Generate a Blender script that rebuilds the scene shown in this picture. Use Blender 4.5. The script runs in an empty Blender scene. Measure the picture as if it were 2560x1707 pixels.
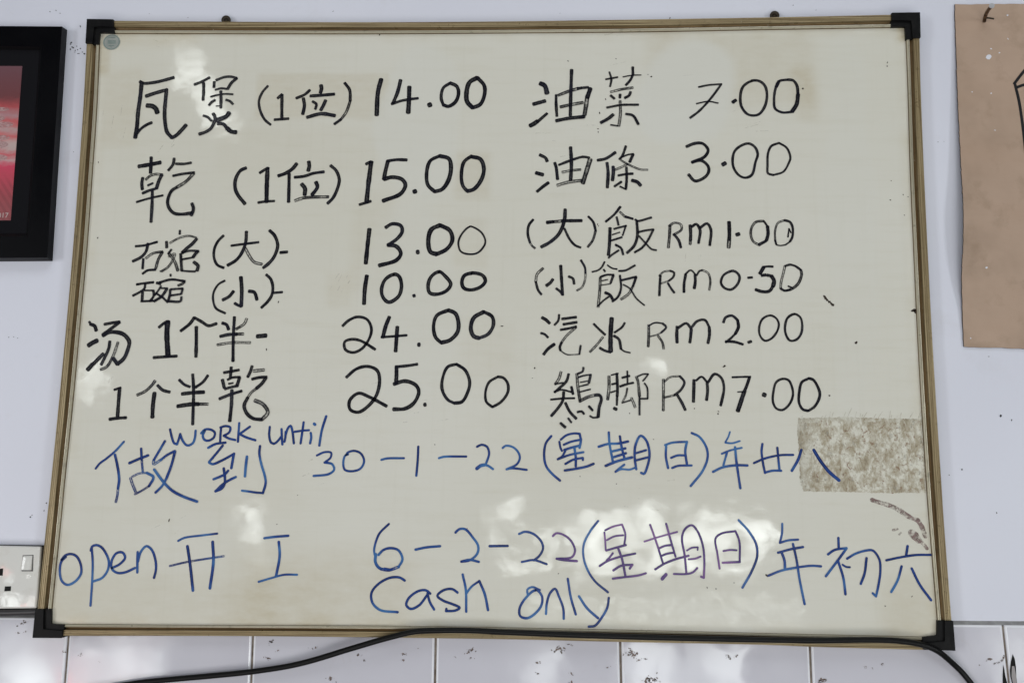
import bpy, bmesh, math, random
from mathutils import Vector, Matrix, noise

# Measured layout of the wall: x to the right, z up, y towards the wall (wall face at y = 0.02),
# in metres; the handwriting is in hundredths of a millimetre.
DATA = {
"ink":[
["K","瓦",[409,-51673,34028,-51093,33759,-49502,33888,-48242,34184,-46721,34629],[516,-51391,33894,-51440,31896,-51599,29247,-51603,27106,-51740,25498],[356,-51756,25711,-51071,26776,-50244,27432,-49474,27793],[456,-50632,31778,-49229,32272,-47587,32766],[484,-47669,32800,-47710,31057,-47725,29404,-47507,27592,-47154,26361,-46382,25493],[484,-46382,25493,-45774,25868,-45036,26686,-44450,27423],[616,-50373,30368,-49568,30267,-49031,29869,-48764,29241]],
["K","煲",[359,-43647,33536,-42636,33949,-41481,34612],[389,-42307,33782,-42220,32369,-42226,31176],[390,-40755,33943,-40753,33112],[326,-40499,34192,-39331,34654,-38378,34718,-37489,34482],[390,-37489,34482,-38245,33769,-38747,32824],[292,-40523,32729,-39708,32943,-38829,32857],[243,-41143,31670,-40127,31949,-39023,32095,-37907,32026],[388,-39716,32528,-39606,31203,-39567,29997],[324,-40478,31172,-40937,30875,-41304,30381],[324,-38892,31201,-38325,31001,-37823,30538],[162,-40264,30246,-39791,30295],[323,-42033,28816,-41435,28617,-40763,27992],[418,-40626,29143,-40281,28402,-40470,27581,-40852,26844,-41534,26354,-42462,26028],[581,-38304,29253,-38638,28727,-39284,28400,-40058,28106],[450,-39870,27613,-39076,27546,-38487,26922],[546,-38487,26922,-37825,26398,-37110,26299]],
["K","乾",[512,-50940,21231,-49660,21442,-47793,21815],[447,-49204,22578,-49161,21523,-49135,20260],[382,-50203,19548,-50290,18774,-50142,17808],[-319,-49742,19258,-49227,19775,-48460,20066,-47384,19985],[445,-47478,19985,-47842,19098,-48126,17970],[287,-49398,18404,-48682,18743],[350,-50070,17245,-49079,17680,-48002,18003],[286,-50841,15961,-48998,16524,-47113,16943],[394,-48679,17568,-48585,15564,-48549,13044],[367,-45861,22415,-45960,21523,-46577,20632],[319,-45571,21604,-44311,21603,-43346,21765],[350,-45847,19824,-44528,20099,-42813,20310],[-413,-42884,20197,-43982,18939,-45185,18133],[410,-45185,18133,-45786,17731,-46140,17169,-46367,15887,-45990,14929,-45244,14292,-44143,14182,-42751,14376],[410,-42870,15764,-42609,15093,-42652,14535,-42884,14009]],
["K","(",[441,-35402,21005,-36165,20633,-36802,19425,-36799,17979,-36355,17018,-35269,15710]],
["K","1",[381,-33406,20263,-32802,20682,-32269,20956],[535,-32318,21005,-32298,18464,-32218,15985],[315,-33412,15904,-32409,16064,-31091,16146]],
["K","位",[444,-28161,21650,-28749,20876,-29655,20232,-30728,19829],[409,-29183,20151,-29119,18145,-29064,15989],[507,-26455,21924,-26349,21279,-26474,20586],[380,-28379,19621,-26984,19782,-25756,20200,-24208,20426],[504,-27321,18627,-26825,17987,-26829,17028],[472,-25312,18917,-25049,18228,-25774,17029],[-377,-28142,16197,-27149,16549,-25604,16710,-23436,16761]],
["K",")",[392,-23312,21359,-22505,20635,-21985,19271,-22239,17831,-22808,16554,-23520,15789]],
["K","碗",[314,-50529,9522,-49292,9651,-47459,10162],[375,-48766,9921,-48993,8738,-49637,7949,-50759,7348],[312,-49278,7714,-49286,6302],[-313,-48926,7794,-47966,8505,-46584,8745],[-343,-46613,8714,-47130,7643,-47425,6309],[311,-49233,5567,-48569,6039,-47414,6153],[282,-44333,11831,-44328,11277],[376,-46139,10197,-46050,9345],[-251,-45657,9977,-44385,10723,-43006,11043,-41901,10777],[437,-41860,10619,-42464,9860,-43200,9228,-43780,8597],[281,-45363,9064,-45787,8433],[-280,-45683,8040,-44855,8436,-45036,7650,-45660,6550,-46546,5921],[-342,-45631,8433,-44783,7337,-44230,6008],[156,-46781,5952,-46591,5890],[342,-44002,8439,-43843,7183,-43689,6010],[248,-43689,6010,-42679,5936,-41750,5908],[404,-42068,7268,-41415,6722,-41525,6018],[281,-43780,8597,-42713,8883,-41470,8839],[436,-41547,8839,-41837,8524,-42190,7973],[249,-43794,7623,-42187,7926]],
["K","(",[341,-38071,11102,-38771,10343,-39247,9239,-39250,7983,-38721,6888,-37769,6454]],
["K","大",[312,-36902,9639,-35183,9880,-33033,10154],[404,-34848,11694,-34882,10038,-35414,8466,-36133,7523,-37250,6815],[-372,-34839,9252,-34325,8312,-33499,7297,-32405,6989]],
["K",")",[403,-31574,11860,-30842,11152,-30309,9737,-30694,8167,-31339,7227,-32193,6474]],
["K","-",[373,-29902,8671,-28906,8768]],
["K","碗",[310,-49974,4034,-49210,4162,-47599,4356],[310,-48742,4117,-48847,3416,-49580,2869,-50399,2430],[371,-49045,2949,-49033,1707],[217,-48830,3183,-47517,3189],[309,-47517,3189,-47458,2335,-47948,1635],[278,-49182,1629,-47183,1716],[372,-47129,4280,-46578,4126],[310,-46746,4328,-45075,4756,-43127,4499],[-310,-43199,4405,-43490,4139,-44092,3903],[249,-45249,5504,-45214,5223],[248,-46479,3815,-46822,3192,-47314,2491],[217,-46535,3504,-45532,3508],[340,-45604,3430,-46301,2340,-47332,1638],[247,-47181,2802,-46136,2186,-45396,1493],[279,-45058,3355,-43369,3471],[278,-43367,3440,-43550,2694],[278,-43550,2694,-44999,2470],[309,-45136,3355,-45155,2501,-45332,1694],[309,-45329,1648,-43561,1687,-43492,2276]],
["K","(",[276,-37509,4631,-38401,4083,-39019,2839,-38945,1601,-38506,677,-37164,-9]],
["K","小",[461,-35277,5153,-35052,3322,-35001,1003],[369,-34999,973,-35469,1155,-35944,1431],[400,-36193,3131,-36765,2385,-37656,1870],[430,-34045,3140,-33270,2989,-32832,1940]],
["K",")",[353,-31713,5510,-31068,4890,-30706,3806,-30797,2567,-31362,1638,-32161,817]],
["K","-",[308,-30738,2907,-29321,3038]],
["K","汤",[277,-56292,-1277,-56029,-1661],[431,-56109,-1630,-55471,-1889,-55188,-2548],[552,-56143,-4655,-55664,-4300,-54924,-3928],[458,-53933,-5786,-54781,-6706,-55345,-7318],[518,-55351,-7242,-55627,-7624,-55977,-8036],[369,-54103,-1650,-52888,-1412,-51973,-1299],[399,-51970,-1330,-53131,-2260,-54220,-3111],[488,-54211,-3218,-53397,-2799,-52325,-2747,-51223,-3093,-50412,-4083,-50532,-5153,-50977,-6375,-51832,-7217],[488,-51832,-7217,-52507,-6386],[366,-53149,-4024,-53226,-5018,-53603,-6089,-54120,-7309],[-335,-51986,-4170,-52531,-6081,-53332,-7608,-54143,-7993]],
["K","1",[369,-46385,-2034,-45586,-1368,-44980,-1257],[640,-45215,-1182,-45198,-3023,-44849,-5920],[365,-46857,-6268,-45414,-6152,-43591,-6034]],
["K","个",[398,-41493,-623,-42052,-1472,-43286,-2522],[367,-41493,-623,-40382,-1232,-39431,-1764,-38303,-1451],[426,-41135,-1927,-41010,-3915,-40918,-6122]],
["K","半",[367,-37543,-1370,-36919,-1596,-36574,-2283],[-336,-34141,-737,-34409,-1429,-35510,-2201],[427,-37693,-3253,-36609,-3002,-35394,-2919],[-366,-35394,-2919,-34481,-2883],[-304,-38050,-4430,-35936,-4112,-33426,-4096],[394,-35865,-516,-35862,-3273,-35714,-6693]],
["K","-",[518,-32560,-3207,-31273,-3092]],
["K","1",[303,-52019,-10774,-51128,-10465],[421,-51278,-10497,-51296,-12271,-51278,-14516],[376,-52392,-14825,-51267,-14666,-50061,-14580]],
["K","个",[-362,-46403,-9491,-46817,-10097,-47670,-10932,-48772,-11467],[362,-46027,-10091,-45252,-10762,-44247,-11025],[510,-46364,-11147,-46471,-12873,-46432,-14516]],
["K","半",[332,-43070,-9315,-42267,-9987,-41490,-10282],[332,-39087,-8682,-39714,-9591,-40728,-10351],[422,-42563,-11267,-41286,-11106,-39477,-10987],[481,-43058,-12964,-41186,-12679,-40130,-12640],[-360,-40130,-12640,-38847,-12629],[374,-41221,-8547,-40971,-10578,-40785,-15432]],
["K","乾",[333,-36911,-8289,-35861,-8100,-34812,-7896],[362,-35924,-7526,-35931,-8206,-35964,-8960],[422,-37036,-9269,-36713,-10395],[302,-36325,-9264,-35661,-8958,-34606,-8875],[422,-34677,-8951,-34988,-10156],[241,-36141,-9819,-35543,-9709],[331,-36629,-10544,-35886,-10313,-34841,-10080],[361,-37305,-11899,-35831,-11288,-34273,-10796],[418,-35638,-10686,-35595,-12781,-35697,-14941],[362,-33023,-7355,-33210,-8111,-33547,-8867],[-393,-32760,-8032,-31331,-7871],[362,-32927,-9163,-32032,-8931,-30903,-8847],[391,-30975,-8923,-31536,-9754,-32255,-10435],[-300,-32255,-10435,-32977,-11040,-33393,-11717],[418,-33393,-11717,-33818,-12766,-33430,-13806,-32489,-14541,-31281,-14679],[-450,-31281,-14679,-30505,-13706,-31238,-12595,-32394,-12082]],
["B","W",[284,-43874,-16132,-43527,-17270,-43177,-18006,-42791,-18150],[284,-42791,-18150,-42605,-17557,-42433,-16741],[284,-42433,-16741,-41994,-17699,-41355,-18283,-40623,-17981,-40370,-17240,-40325,-16277]],
["B","O",[283,-39537,-16610,-39086,-16117,-38337,-16081,-37682,-16474,-37747,-17141,-38395,-17590,-39000,-17522,-39307,-16934,-39047,-16265]],
["B","R",[283,-36846,-15874,-36869,-16763,-36862,-17649],[283,-36925,-15801,-36260,-15602,-35574,-15788,-35686,-16456,-36410,-16906],[282,-36410,-16906,-35714,-17269,-34803,-17482]],
["B","K",[282,-34376,-15184,-34403,-16592,-34416,-17699],[283,-32879,-15660,-33528,-16140,-34249,-16664],[282,-34249,-16664,-33326,-17099,-32032,-17485]],
["B","u",[282,-30151,-15665,-30166,-16847,-29848,-17803,-29468,-17946,-28963,-17573,-28514,-16979],[281,-28520,-15945,-28425,-16978,-28300,-18008]],
["B","n",[282,-27934,-16310,-27940,-17121,-28034,-17638],[281,-27954,-16826,-27630,-15789,-27301,-15461,-27011,-16227,-26741,-17846]],
["B","t",[281,-25528,-15001,-25660,-16362,-25817,-17837],[267,-26709,-16298,-25745,-16141,-24748,-16058]],
["B","i",[281,-24493,-16425,-24393,-17014,-24521,-17825],[357,-24069,-15195,-23961,-15283]],
["B","l",[296,-22470,-14144,-22988,-16042,-23244,-18106]],
["B","做",[268,-50148,-17870,-51229,-19137,-52500,-20256,-53282,-20853,-53757,-21520],[325,-51235,-19654,-50772,-21195,-50413,-22950,-50475,-24120],[-295,-50475,-24120,-50502,-25140,-50636,-25941],[327,-49151,-20737,-47987,-20210,-46671,-19681],[297,-47684,-18777,-47501,-20279],[-267,-47501,-20279,-47235,-21891],[-325,-48850,-22787,-48486,-23660,-48048,-24530],[-237,-48641,-22565,-47699,-22116,-46655,-22031],[325,-46655,-22031,-45715,-22607,-46232,-23781],[-236,-46232,-23781,-47231,-24448,-48096,-24894],[297,-44474,-17741,-45340,-19373,-45804,-20261],[-327,-45804,-20261,-45838,-20849,-44828,-20251],[297,-44828,-20251,-44118,-19656,-43032,-19056],[325,-42982,-19129,-43355,-20970,-43910,-22733],[295,-43910,-22733,-44438,-23761,-45274,-24644],[323,-45667,-21581,-44329,-23176,-43056,-24328,-41513,-25110,-39534,-25783]],
["B","到",[297,-38456,-18568,-37468,-18042,-36130,-17852],[296,-36481,-18254,-37385,-19441,-38220,-20477],[296,-38216,-20550,-37754,-20765,-36585,-20313,-34847,-19342],[325,-34877,-19342,-34981,-20150,-35113,-21250],[323,-36152,-21334,-35935,-22501,-35893,-23229,-36223,-23960,-37091,-24377],[295,-37454,-22780,-36610,-22435,-35886,-22062,-35539,-21620],[295,-37091,-24377,-36248,-23524,-35389,-22932,-34448,-22455],[324,-33063,-19720,-33150,-20864,-33190,-22325],[293,-31348,-18277,-31388,-19233,-31043,-20696,-30521,-22150,-30320,-23167,-30620,-24550],[264,-30620,-24550,-31587,-24489,-32633,-24355,-33485,-24263]],
["B","3",[250,-23514,-19447,-22492,-18997,-21598,-19062,-21646,-19721,-22434,-20387],[279,-22434,-20387,-21388,-20595,-21092,-21321,-21779,-21911,-23840,-22195]],
["B","0",[265,-19290,-19258,-19655,-19408,-19888,-20288,-19657,-21306,-18687,-21514,-17518,-21138,-17066,-20112,-17591,-19095,-18492,-18782,-19372,-19039,-19539,-19334]],
["B","-",[264,-14720,-19942,-14016,-19760,-11684,-19692]],
["B","1",[277,-9777,-18139,-9805,-19892,-9940,-22001]],
["B","-",[263,-6937,-19644,-6352,-19463,-3263,-19388]],
["B","2",[277,-1815,-18061,-1231,-17792,-491,-18048,-184,-18920,-603,-20379],[409,-1796,-20972,-1332,-20604,-821,-20483],[277,-821,-20454,-306,-20593,360,-21021]],
["B","2",[262,1642,-18202,2006,-17907,2888,-18015,3628,-18590,3959,-19460,3572,-20335,2190,-21031],[262,2190,-21031,2920,-20893,4896,-21075]],
["B","(",[290,8160,-16547,7432,-17533,7222,-19282,7521,-20584,8329,-21588,9351,-22442]],
["B","星",[262,9262,-17296,9411,-18096,9602,-18502],[263,9451,-17002,10212,-16411,11237,-16153,11969,-16204],[292,11969,-16204,12145,-17050,11969,-18071],[263,9849,-17684,10799,-17281,12189,-16976],[292,9923,-18382,10800,-18083,11969,-17780],[262,10070,-18454,9634,-19257,9050,-19626],[262,9050,-19626,10655,-19029,12480,-18648],[290,11283,-18078,11459,-19384,11459,-20543],[262,10074,-20239,11094,-19678,12407,-19403],[262,12407,-19403,12407,-19693],[290,10003,-21107,11678,-20830,12989,-20527,13834,-20185]],
["B","期",[291,14525,-17900,15767,-17525,17226,-17438,18467,-17164],[290,15891,-15992,15986,-17450,16411,-19840],[290,17378,-16489,17588,-17870,17941,-19318],[291,16199,-18538,18096,-18083],[291,16560,-19259,18164,-18736],[319,15463,-20428,16920,-19835,18959,-19278],[260,17935,-20258,17351,-20698,16767,-21209],[232,16767,-21209,17495,-20869,18656,-20900,19456,-20603],[289,19527,-20819,19324,-19159,19484,-17561,20150,-16390,20873,-16966,21319,-18704,21055,-20298,20535,-21457,20174,-21317],[261,19473,-18723,20859,-18303],[261,19537,-19663,21066,-19257]],
["B","日",[289,23556,-17594,23491,-19117,23760,-20630],[261,23411,-17595,24360,-17267,26323,-17131],[289,26323,-17131,26084,-18367,26272,-20099],[261,24185,-19283,25060,-18956,26074,-18946],[260,24310,-20624,25038,-20343,26891,-20266]],
["B",")",[287,26997,-15961,28004,-16461,28918,-17904,29036,-19205,28351,-20941,26727,-22968]],
["B","年",[203,32081,-15768,31848,-16425,31441,-17125],[217,31439,-17198,32335,-17262,33355,-16962],[231,30927,-18680,32022,-18235,33592,-17858],[259,31657,-18383,31109,-20193],[288,29719,-21071,30958,-20482,32840,-20175,34280,-20188],[287,32712,-17794,32851,-19743,33267,-23182]],
["B","廿",[273,36351,-17324,36208,-18266,36373,-19994,36584,-21141],[259,35153,-19863,36611,-19243,38641,-18790,40370,-18729],[273,38312,-17811,38406,-19397,38504,-20834],[273,36556,-21113,37570,-20844,38719,-20831]],
["B","八",[316,41471,-18069,40994,-19371,40126,-20816],[386,43124,-18081,43932,-19484,45022,-20908,46264,-22009]],
["B","o",[291,-56908,-33287,-57452,-33895,-57565,-35179,-57160,-36453,-56378,-36938,-55378,-36498,-54651,-35423,-54831,-34144,-55506,-33154,-56271,-32907,-56998,-33103,-57470,-33681]],
["B","p",[273,-53470,-32054,-53193,-33837,-53059,-36253,-53029,-39571],[289,-53560,-32413,-53451,-31910,-52874,-31688,-52185,-31936,-51533,-32672,-51000,-33807,-51060,-34947,-51722,-35950,-52868,-36420]],
["B","e",[290,-50491,-34654,-49493,-34143,-48818,-33278,-49238,-32613,-50045,-32724,-50630,-33802,-50480,-34797,-49703,-35283,-48674,-35198,-47387,-34612]],
["B","n",[289,-47168,-32542,-47125,-33754,-47022,-35175],[289,-47036,-33753,-46729,-32465,-46040,-31741,-45265,-32232,-44643,-33721,-44535,-34856,-44716,-35851]],
["B","开",[247,-41766,-30999,-41008,-30602,-38663,-30243,-36536,-29972],[-231,-42685,-34291,-40363,-33733,-35478,-32914],[345,-40464,-31697,-39981,-33941,-39364,-37399],[345,-37090,-31081,-36835,-33614,-37096,-37084]],
["B","工",[290,-30122,-30491,-28777,-30302,-26918,-30136],[316,-28157,-30965,-27950,-32784,-28304,-35408],[244,-30604,-36174,-28805,-35626,-27217,-35209,-25495,-35185]],
["B","6",[258,-13452,-28423,-14725,-29766,-15316,-31764,-15219,-32472],[343,-15076,-32399,-15118,-33319,-14731,-34019,-14287,-34295],[-343,-14287,-34295,-13266,-34422,-11973,-33981],[314,-13852,-34261,-12977,-34390],[287,-11973,-33981,-11493,-32987,-12035,-31863,-13063,-31564,-14075,-31819,-14710,-32465]],
["B","-",[287,-9784,-31720,-8411,-31418,-6527,-31223]],
["B","2",[285,-4502,-29423,-4031,-28990,-3232,-28980,-2196,-30033,-1452,-31157,-1581,-32148,-2578,-33008,-3660,-33191],[285,-3660,-33191,-2580,-32937,-1347,-33188]],
["B","-",[286,67,-31137,2453,-31077]],
["B","2",[270,3955,-29500,4748,-29207,5908,-29504,6925,-30482,7147,-31326,6649,-32320,5933,-32892],[256,4351,-33124,5933,-32864,7633,-33361]],
["V","2",[256,8437,-29727,8868,-29353,9807,-29525,10818,-30290,11366,-31553,10964,-32402,8953,-32640],[284,8953,-32640,9959,-32809,11611,-32913]],
["B","(",[267,14423,-27695,13411,-28984,12545,-30691,12472,-32241,12973,-33918,13971,-35440,15679,-36835]],
["V","星",[227,15253,-29173,15350,-30232,15417,-31429],[229,15355,-28888,16437,-28379,17590,-28110],[242,17590,-28110,18013,-29350,17859,-30763],[228,15566,-30158,16574,-29651,17725,-29495],[256,15488,-31498,16709,-31130,18074,-30760],[255,16347,-31838,15842,-32477,15554,-32762],[255,14620,-33503,15697,-32830,17419,-32245,19283,-31841],[282,17067,-31196,17560,-32594,17974,-34686],[269,16407,-34038,17411,-33437,18913,-33276],[269,18913,-33276,18552,-33771],[254,16329,-35100,17687,-34900,19686,-34634,20659,-34342]],
["V","期",[213,20516,-30278,22457,-29646,24830,-28981],[254,21300,-28106,22021,-30145,22913,-33012],[255,23412,-27938,23956,-29979,24566,-32149],[255,22438,-31125,23158,-30806,24017,-30682],[255,22711,-32104,23429,-31814,24288,-31662],[269,21905,-33822,23127,-33079,24561,-32499,26280,-32028],[394,23293,-34472,22787,-35037],[239,24318,-34388,25954,-34365,26811,-34144,27390,-33579],[253,25956,-34296,25780,-32063,25463,-29678,25911,-28544,26778,-28080,27481,-28806,28160,-30628,28332,-32728,28219,-34821],[253,28219,-34821,27866,-34686],[198,26077,-31358,26726,-30998,27512,-30918],[198,27512,-30918,27477,-31269],[226,26272,-32476,27128,-32395,27846,-32105]],
["V","日",[241,30302,-33608,30060,-31725,29861,-29763,30618,-29119,32481,-28772],[253,32481,-28772,32948,-30004,32951,-32665],[226,30851,-31365,31708,-31213,32561,-31244],[268,30745,-32863,32949,-32735]],
["B",")",[280,32945,-27354,34193,-28722,35143,-30397,35241,-31936,34478,-33898,33219,-35998]],
["B","年",[254,38638,-27750,38571,-28948,38245,-30216],[254,38245,-30216,39278,-29894,40630,-29764],[282,37978,-31480,39523,-31040,41235,-30709],[309,38446,-31474,38768,-32447,38802,-33560],[266,36655,-34424,38301,-33776,40861,-33254,42279,-33095,43476,-33148],[278,39944,-30334,40330,-32286,40661,-34922,41186,-37950]],
["B","初",[281,45883,-29487,45876,-30676],[281,44454,-31603,45325,-31033,46889,-30775],[279,46888,-30803,45694,-32353,44062,-34389],[292,45694,-32353,46306,-34565,46499,-36633],[224,46277,-32901,46716,-33173,47207,-33208],[264,46902,-32127,47987,-31486,49416,-31049,50262,-31037,51055,-32141,51122,-33667,50749,-35607,50410,-36851],[264,50410,-36851,50008,-36471],[279,49414,-32024,49072,-33972,48521,-35294]],
["B","六",[294,54798,-30420,54571,-31537],[265,51962,-32268,53597,-31898,55722,-31550,57829,-31494],[278,53891,-33005,53312,-34742,52396,-36271],[290,55181,-33264,56082,-35254,57438,-37227]],
["B","C",[283,-11125,-35727,-11787,-35358,-13090,-35404,-14658,-36269,-15489,-37402,-15302,-38656,-14261,-39546,-11946,-39789]],
["B","a",[284,-7686,-37357,-8273,-36947,-9281,-37059,-10554,-38028,-10819,-38868,-10229,-39346,-9090,-38842,-8113,-37573],[283,-8046,-37363,-7733,-38404,-7134,-39368]],
["B","s",[282,-4087,-37165,-4817,-36729,-5966,-36913,-6743,-37623,-5937,-38238,-4777,-38638,-3762,-39109,-4329,-39465,-5548,-39553],[282,-5548,-39553,-5511,-39274]],
["B","h",[282,-3455,-34847,-3017,-36661,-2891,-39582],[256,-2934,-37288,-2230,-36370,-1234,-35657],[296,-1234,-35657,-489,-37322,-28,-39330]],
["B","o",[254,5178,-37308,5101,-36683,5743,-36325,6749,-36687],[283,6176,-36737,4966,-37659,4120,-39059,4201,-40027,5131,-40289,6268,-39580,6976,-38601,7040,-37489,6247,-36666]],
["B","n",[280,7582,-39699,7688,-38313,8111,-37057,8752,-36491,9256,-37457,9832,-38973,9907,-40284]],
["B","l",[280,10424,-35212,10828,-37572,11472,-39708]],
["B","y",[294,11898,-37418,12966,-38926,14386,-40146],[279,15789,-37568,15599,-38748,14812,-40140,13957,-41116,13177,-41225]],
["K","油",[574,6343,33579,6998,33216,7347,32034],[478,5386,30436,6237,30679,7089,30922],[380,7362,29047,6562,28317,5947,27750],[538,6023,27912,5485,27507,4946,27216],[349,8636,31817,8641,30429,8756,28638],[-383,8946,31768,10728,32467,12279,32872],[351,11658,32792,13209,32951],[541,13519,32786,13052,31397],[-507,13052,31397,12896,30256,12663,28793],[412,10833,35590,10729,32221,10656,28715],[-413,9262,30020,10731,30342,12433,30664],[443,8650,27956,10425,28310,12663,28549]],
["K","菜",[239,15692,34141,17399,34464],[255,16209,35241,16498,34171,16307,33056],[159,18142,34494,19414,34736,20730,34781],[351,19548,35969,19569,34818],[318,19569,34818,19176,33998,18551,33262],[-318,16380,32238,17851,32610,19553,32883],[317,16377,31715,16916,31224],[349,17722,31875,17688,31352],[349,19208,32230,19003,31708,18383,31334],[285,15829,29891,17835,30277,20301,30320],[-347,17716,30896,17750,28945,17507,27164],[410,16748,28866,15975,28219,14972,27654],[346,18519,28943,19517,28698,20273,27403],[221,17431,27165,16356,27328]],
["K","7",[238,28833,32937,30192,33227,32116,33384],[283,32038,33335,30613,31352,28888,29408,27551,28343],[189,28479,30463,30141,30784,31546,30537]],
["K",".",[441,33584,30646,34052,30985]],
["K","0",[332,36348,33828,35098,32967,34673,31341,34864,29881,35752,28829,37125,28826,38075,30036,38434,31818,38167,33121,37421,33808,36349,33861]],
["K","0",[313,41409,34007,40177,33767,39600,32465,39402,31004,39514,29709,40486,29142,41858,29220],[410,40177,33767,39768,32953],[346,41409,34007,42170,33891,42678,33107,42785,31807],[502,42785,31807,42536,30349,41859,29252]],
["K","油",[408,6365,22929,7213,22447,7400,21967],[469,5845,20289,6843,20003],[437,6017,17555,6777,18221,7615,18857],[374,8475,21759,8677,21088,8882,19335],[313,9058,21439,10743,22110,12428,22622,13347,22493],[-560,13470,22285,13116,21088,12427,18780],[436,10709,24034,10820,21567,10717,19177],[-312,9521,20370,10745,20609,12122,20769],[-436,8839,18461,10442,18938,12274,19177]],
["K","條",[376,14495,22125,15643,22365,17024,23292],[404,15824,21758,15970,20291,15853,18149],[404,16676,21215,16702,20292,16574,19179],[313,18484,24205,17938,22684,17553,22284],[219,17937,22604,18703,22923,19545,23067],[375,19499,23003,19001,21869],[-281,18693,21566,17774,21088,16856,20689],[-249,17781,22124,18693,21566,20515,20769,21504,20738],[342,17385,19894,18529,20101,19444,20165],[310,18537,21119,18554,19339,18437,17882],[248,18437,17882,17604,18308],[342,17836,18990,16843,18308],[465,19283,19181,20041,18943,20492,18421]],
["K","3",[373,26958,24118,28186,24598,29251,24565,29993,23636,29518,22679,27678,21803],[372,27679,21851,29050,22058,29944,21247,30003,20453,29457,19660,28084,19106,27192,20056]],
["K",".",[497,31950,21469,32380,21723]],
["K","0",[312,35637,24575,34257,24033,33552,23156,33429,21246,34153,19978,35049,19583,35966,19979,36548,21881,36882,22995,36532,24031,35637,24575]],
["K","0",[278,39885,24651,38810,24189,38325,23153,38196,21405,38236,20217,38983,19980],[280,38983,19980,40354,20455,41150,21722,41403,22515,40922,23948,39885,24651]],
["K","(",[338,5513,13515,4911,12698,4769,11445,5083,10197],[-276,5083,10197,5389,9731,5801,9390]],
["K","大",[494,7416,13095,8327,13207],[-432,8327,13207,9541,13303],[462,9541,13334,12272,13371],[460,9962,14985,9845,13335,9092,11456,7885,10283,6647,9579],[337,9848,12239,10608,10679,11365,9826,12120,9517]],
["K",")",[338,13182,13969,13863,13186,14208,11936],[-337,14208,11936,13782,10532,13101,9597]],
["K","飯",[339,17660,15390,16821,14289,15604,13221],[-308,17580,14635,18331,13900],[338,18332,13947,19388,13635],[307,17121,13897,17386,12724],[276,16733,12176,17565,12412,18473,12648],[245,18398,12648,18166,11945,17935,11243],[427,16205,12331,16119,10227,15960,8443],[184,16502,11349,17561,11710],[276,16196,10461,17858,11010],[275,15959,8056,16487,8522,17394,9145],[336,16947,9919,17697,9456,17991,8527],[307,19689,13542,19989,13324,21957,13828],[366,19914,13355,19969,11171,19505,9771,18519,8761],[276,20049,11716,21031,11952,22239,12142],[305,22208,12110,21316,10397,20554,9464,19572,8842],[244,20195,11171,21162,10086,21905,9313,22579,9160]],
["K","R",[-396,24506,12739,24408,11182,24234,9552],[-306,24353,12583,25113,13084,26012,12820,26076,12119,24936,11339],[366,25014,11494,25675,10564,25959,9557]],
["K","m",[427,27289,12745,27339,11344,27281,10568],[-396,27281,10568,27241,10025],[381,27511,12512,28119,12903,28630,12125,28398,10184],[365,28635,12358,29623,12984,30131,12128,29934,9878]],
["K","1",[-517,32661,13224,32665,11513,32514,9576],[365,32631,13224,32628,10582]],
["K",".",[549,33635,11391,34012,11516]],
["K","0",[-334,37430,13358,36378,13231,35758,12452,35608,11365,35926,10436,36659,9975],[410,36659,9975,37644,10518],[442,37721,10596,37973,11526,37931,12612],[275,37931,12612,37430,13358]],
["K","0",[-273,40276,13472,39366,13082,38958,11993,38915,10599],[303,38915,10599,39047,10059],[182,39044,9981,39562,9875,40310,9985],[336,40921,10450,41270,11069,41362,12464,41015,13240,40276,13472],[197,40864,12308,40674,11068],[198,40863,12277,41112,11688],[212,40310,9985,41073,10528]],
["K","(",[-365,6923,6557,6099,5705,5926,4626],[334,5926,4626,6265,3476,6719,2865]],
["K","小",[424,9363,6952,9490,4948,9646,2801],[334,9646,2832,9269,3336,8743,3717],[425,8286,5020,7988,4558,7388,4094],[364,10466,5414,11068,5109,11219,4372]],
["K",")",[304,12150,7734,12721,6655,12781,5885],[-273,12781,5885,12750,5115,12344,3962,11594,3423]],
["K","飯",[243,15430,7514,14976,6663,14449,6276,13697,6073],[213,15804,7052,16477,6592,17152,6486],[243,15275,6433,15499,6126],[273,14821,5354,15722,5665,16697,5669],[333,16622,5592,16242,4515],[152,15044,4817,15869,5005],[-362,14821,5277,14740,3437,14509,1146],[152,14892,4203,16241,4393],[242,14509,1298,15259,2064,16008,2602],[392,15487,3165,16159,2831,16484,2253],[274,17375,6210,18275,6290,19631,7019],[302,17521,5595,17659,3756,17203,2531,16453,1917],[303,17741,4905,18716,5139,19796,5420],[333,19765,5374,19305,4069],[-332,19305,4069,18699,2996,17649,2228],[211,17961,4293,18854,3761,19738,2390,20846,1406]],
["K","R",[332,23088,5617,22980,4238,22902,2786],[-242,22907,5540,23513,6110,24412,6267],[302,24412,6267,24975,6008,24847,5394,24242,4855],[-212,24242,4855,23118,4468],[301,24088,4548,24525,3786,24962,3177]],
["K","m",[362,26569,5784,26325,4558,26273,3259],[242,26418,5707,27251,6370,27983,5636],[392,27835,5712,27847,4717,27681,3799],[242,28057,5637,28442,6252,28817,6376],[-271,28817,6376,29628,5949,29904,4878,29728,3580]],
["K","0",[332,32761,6237,31706,5651,31354,4579,31814,3894,32699,3669,33608,4435,33903,5506,33355,6193,32762,6268]],
["K",".",[331,35041,5327,35637,5391]],
["K","5",[302,38502,6902,37909,6931,37164,6867],[482,37237,6821,36690,5900],[392,36905,5640,37502,5750],[391,37649,5705,38239,5600],[541,38239,5600,38588,4914,38416,4151],[421,38416,4151,37878,3464,36840,3413,36034,3684]],
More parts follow.
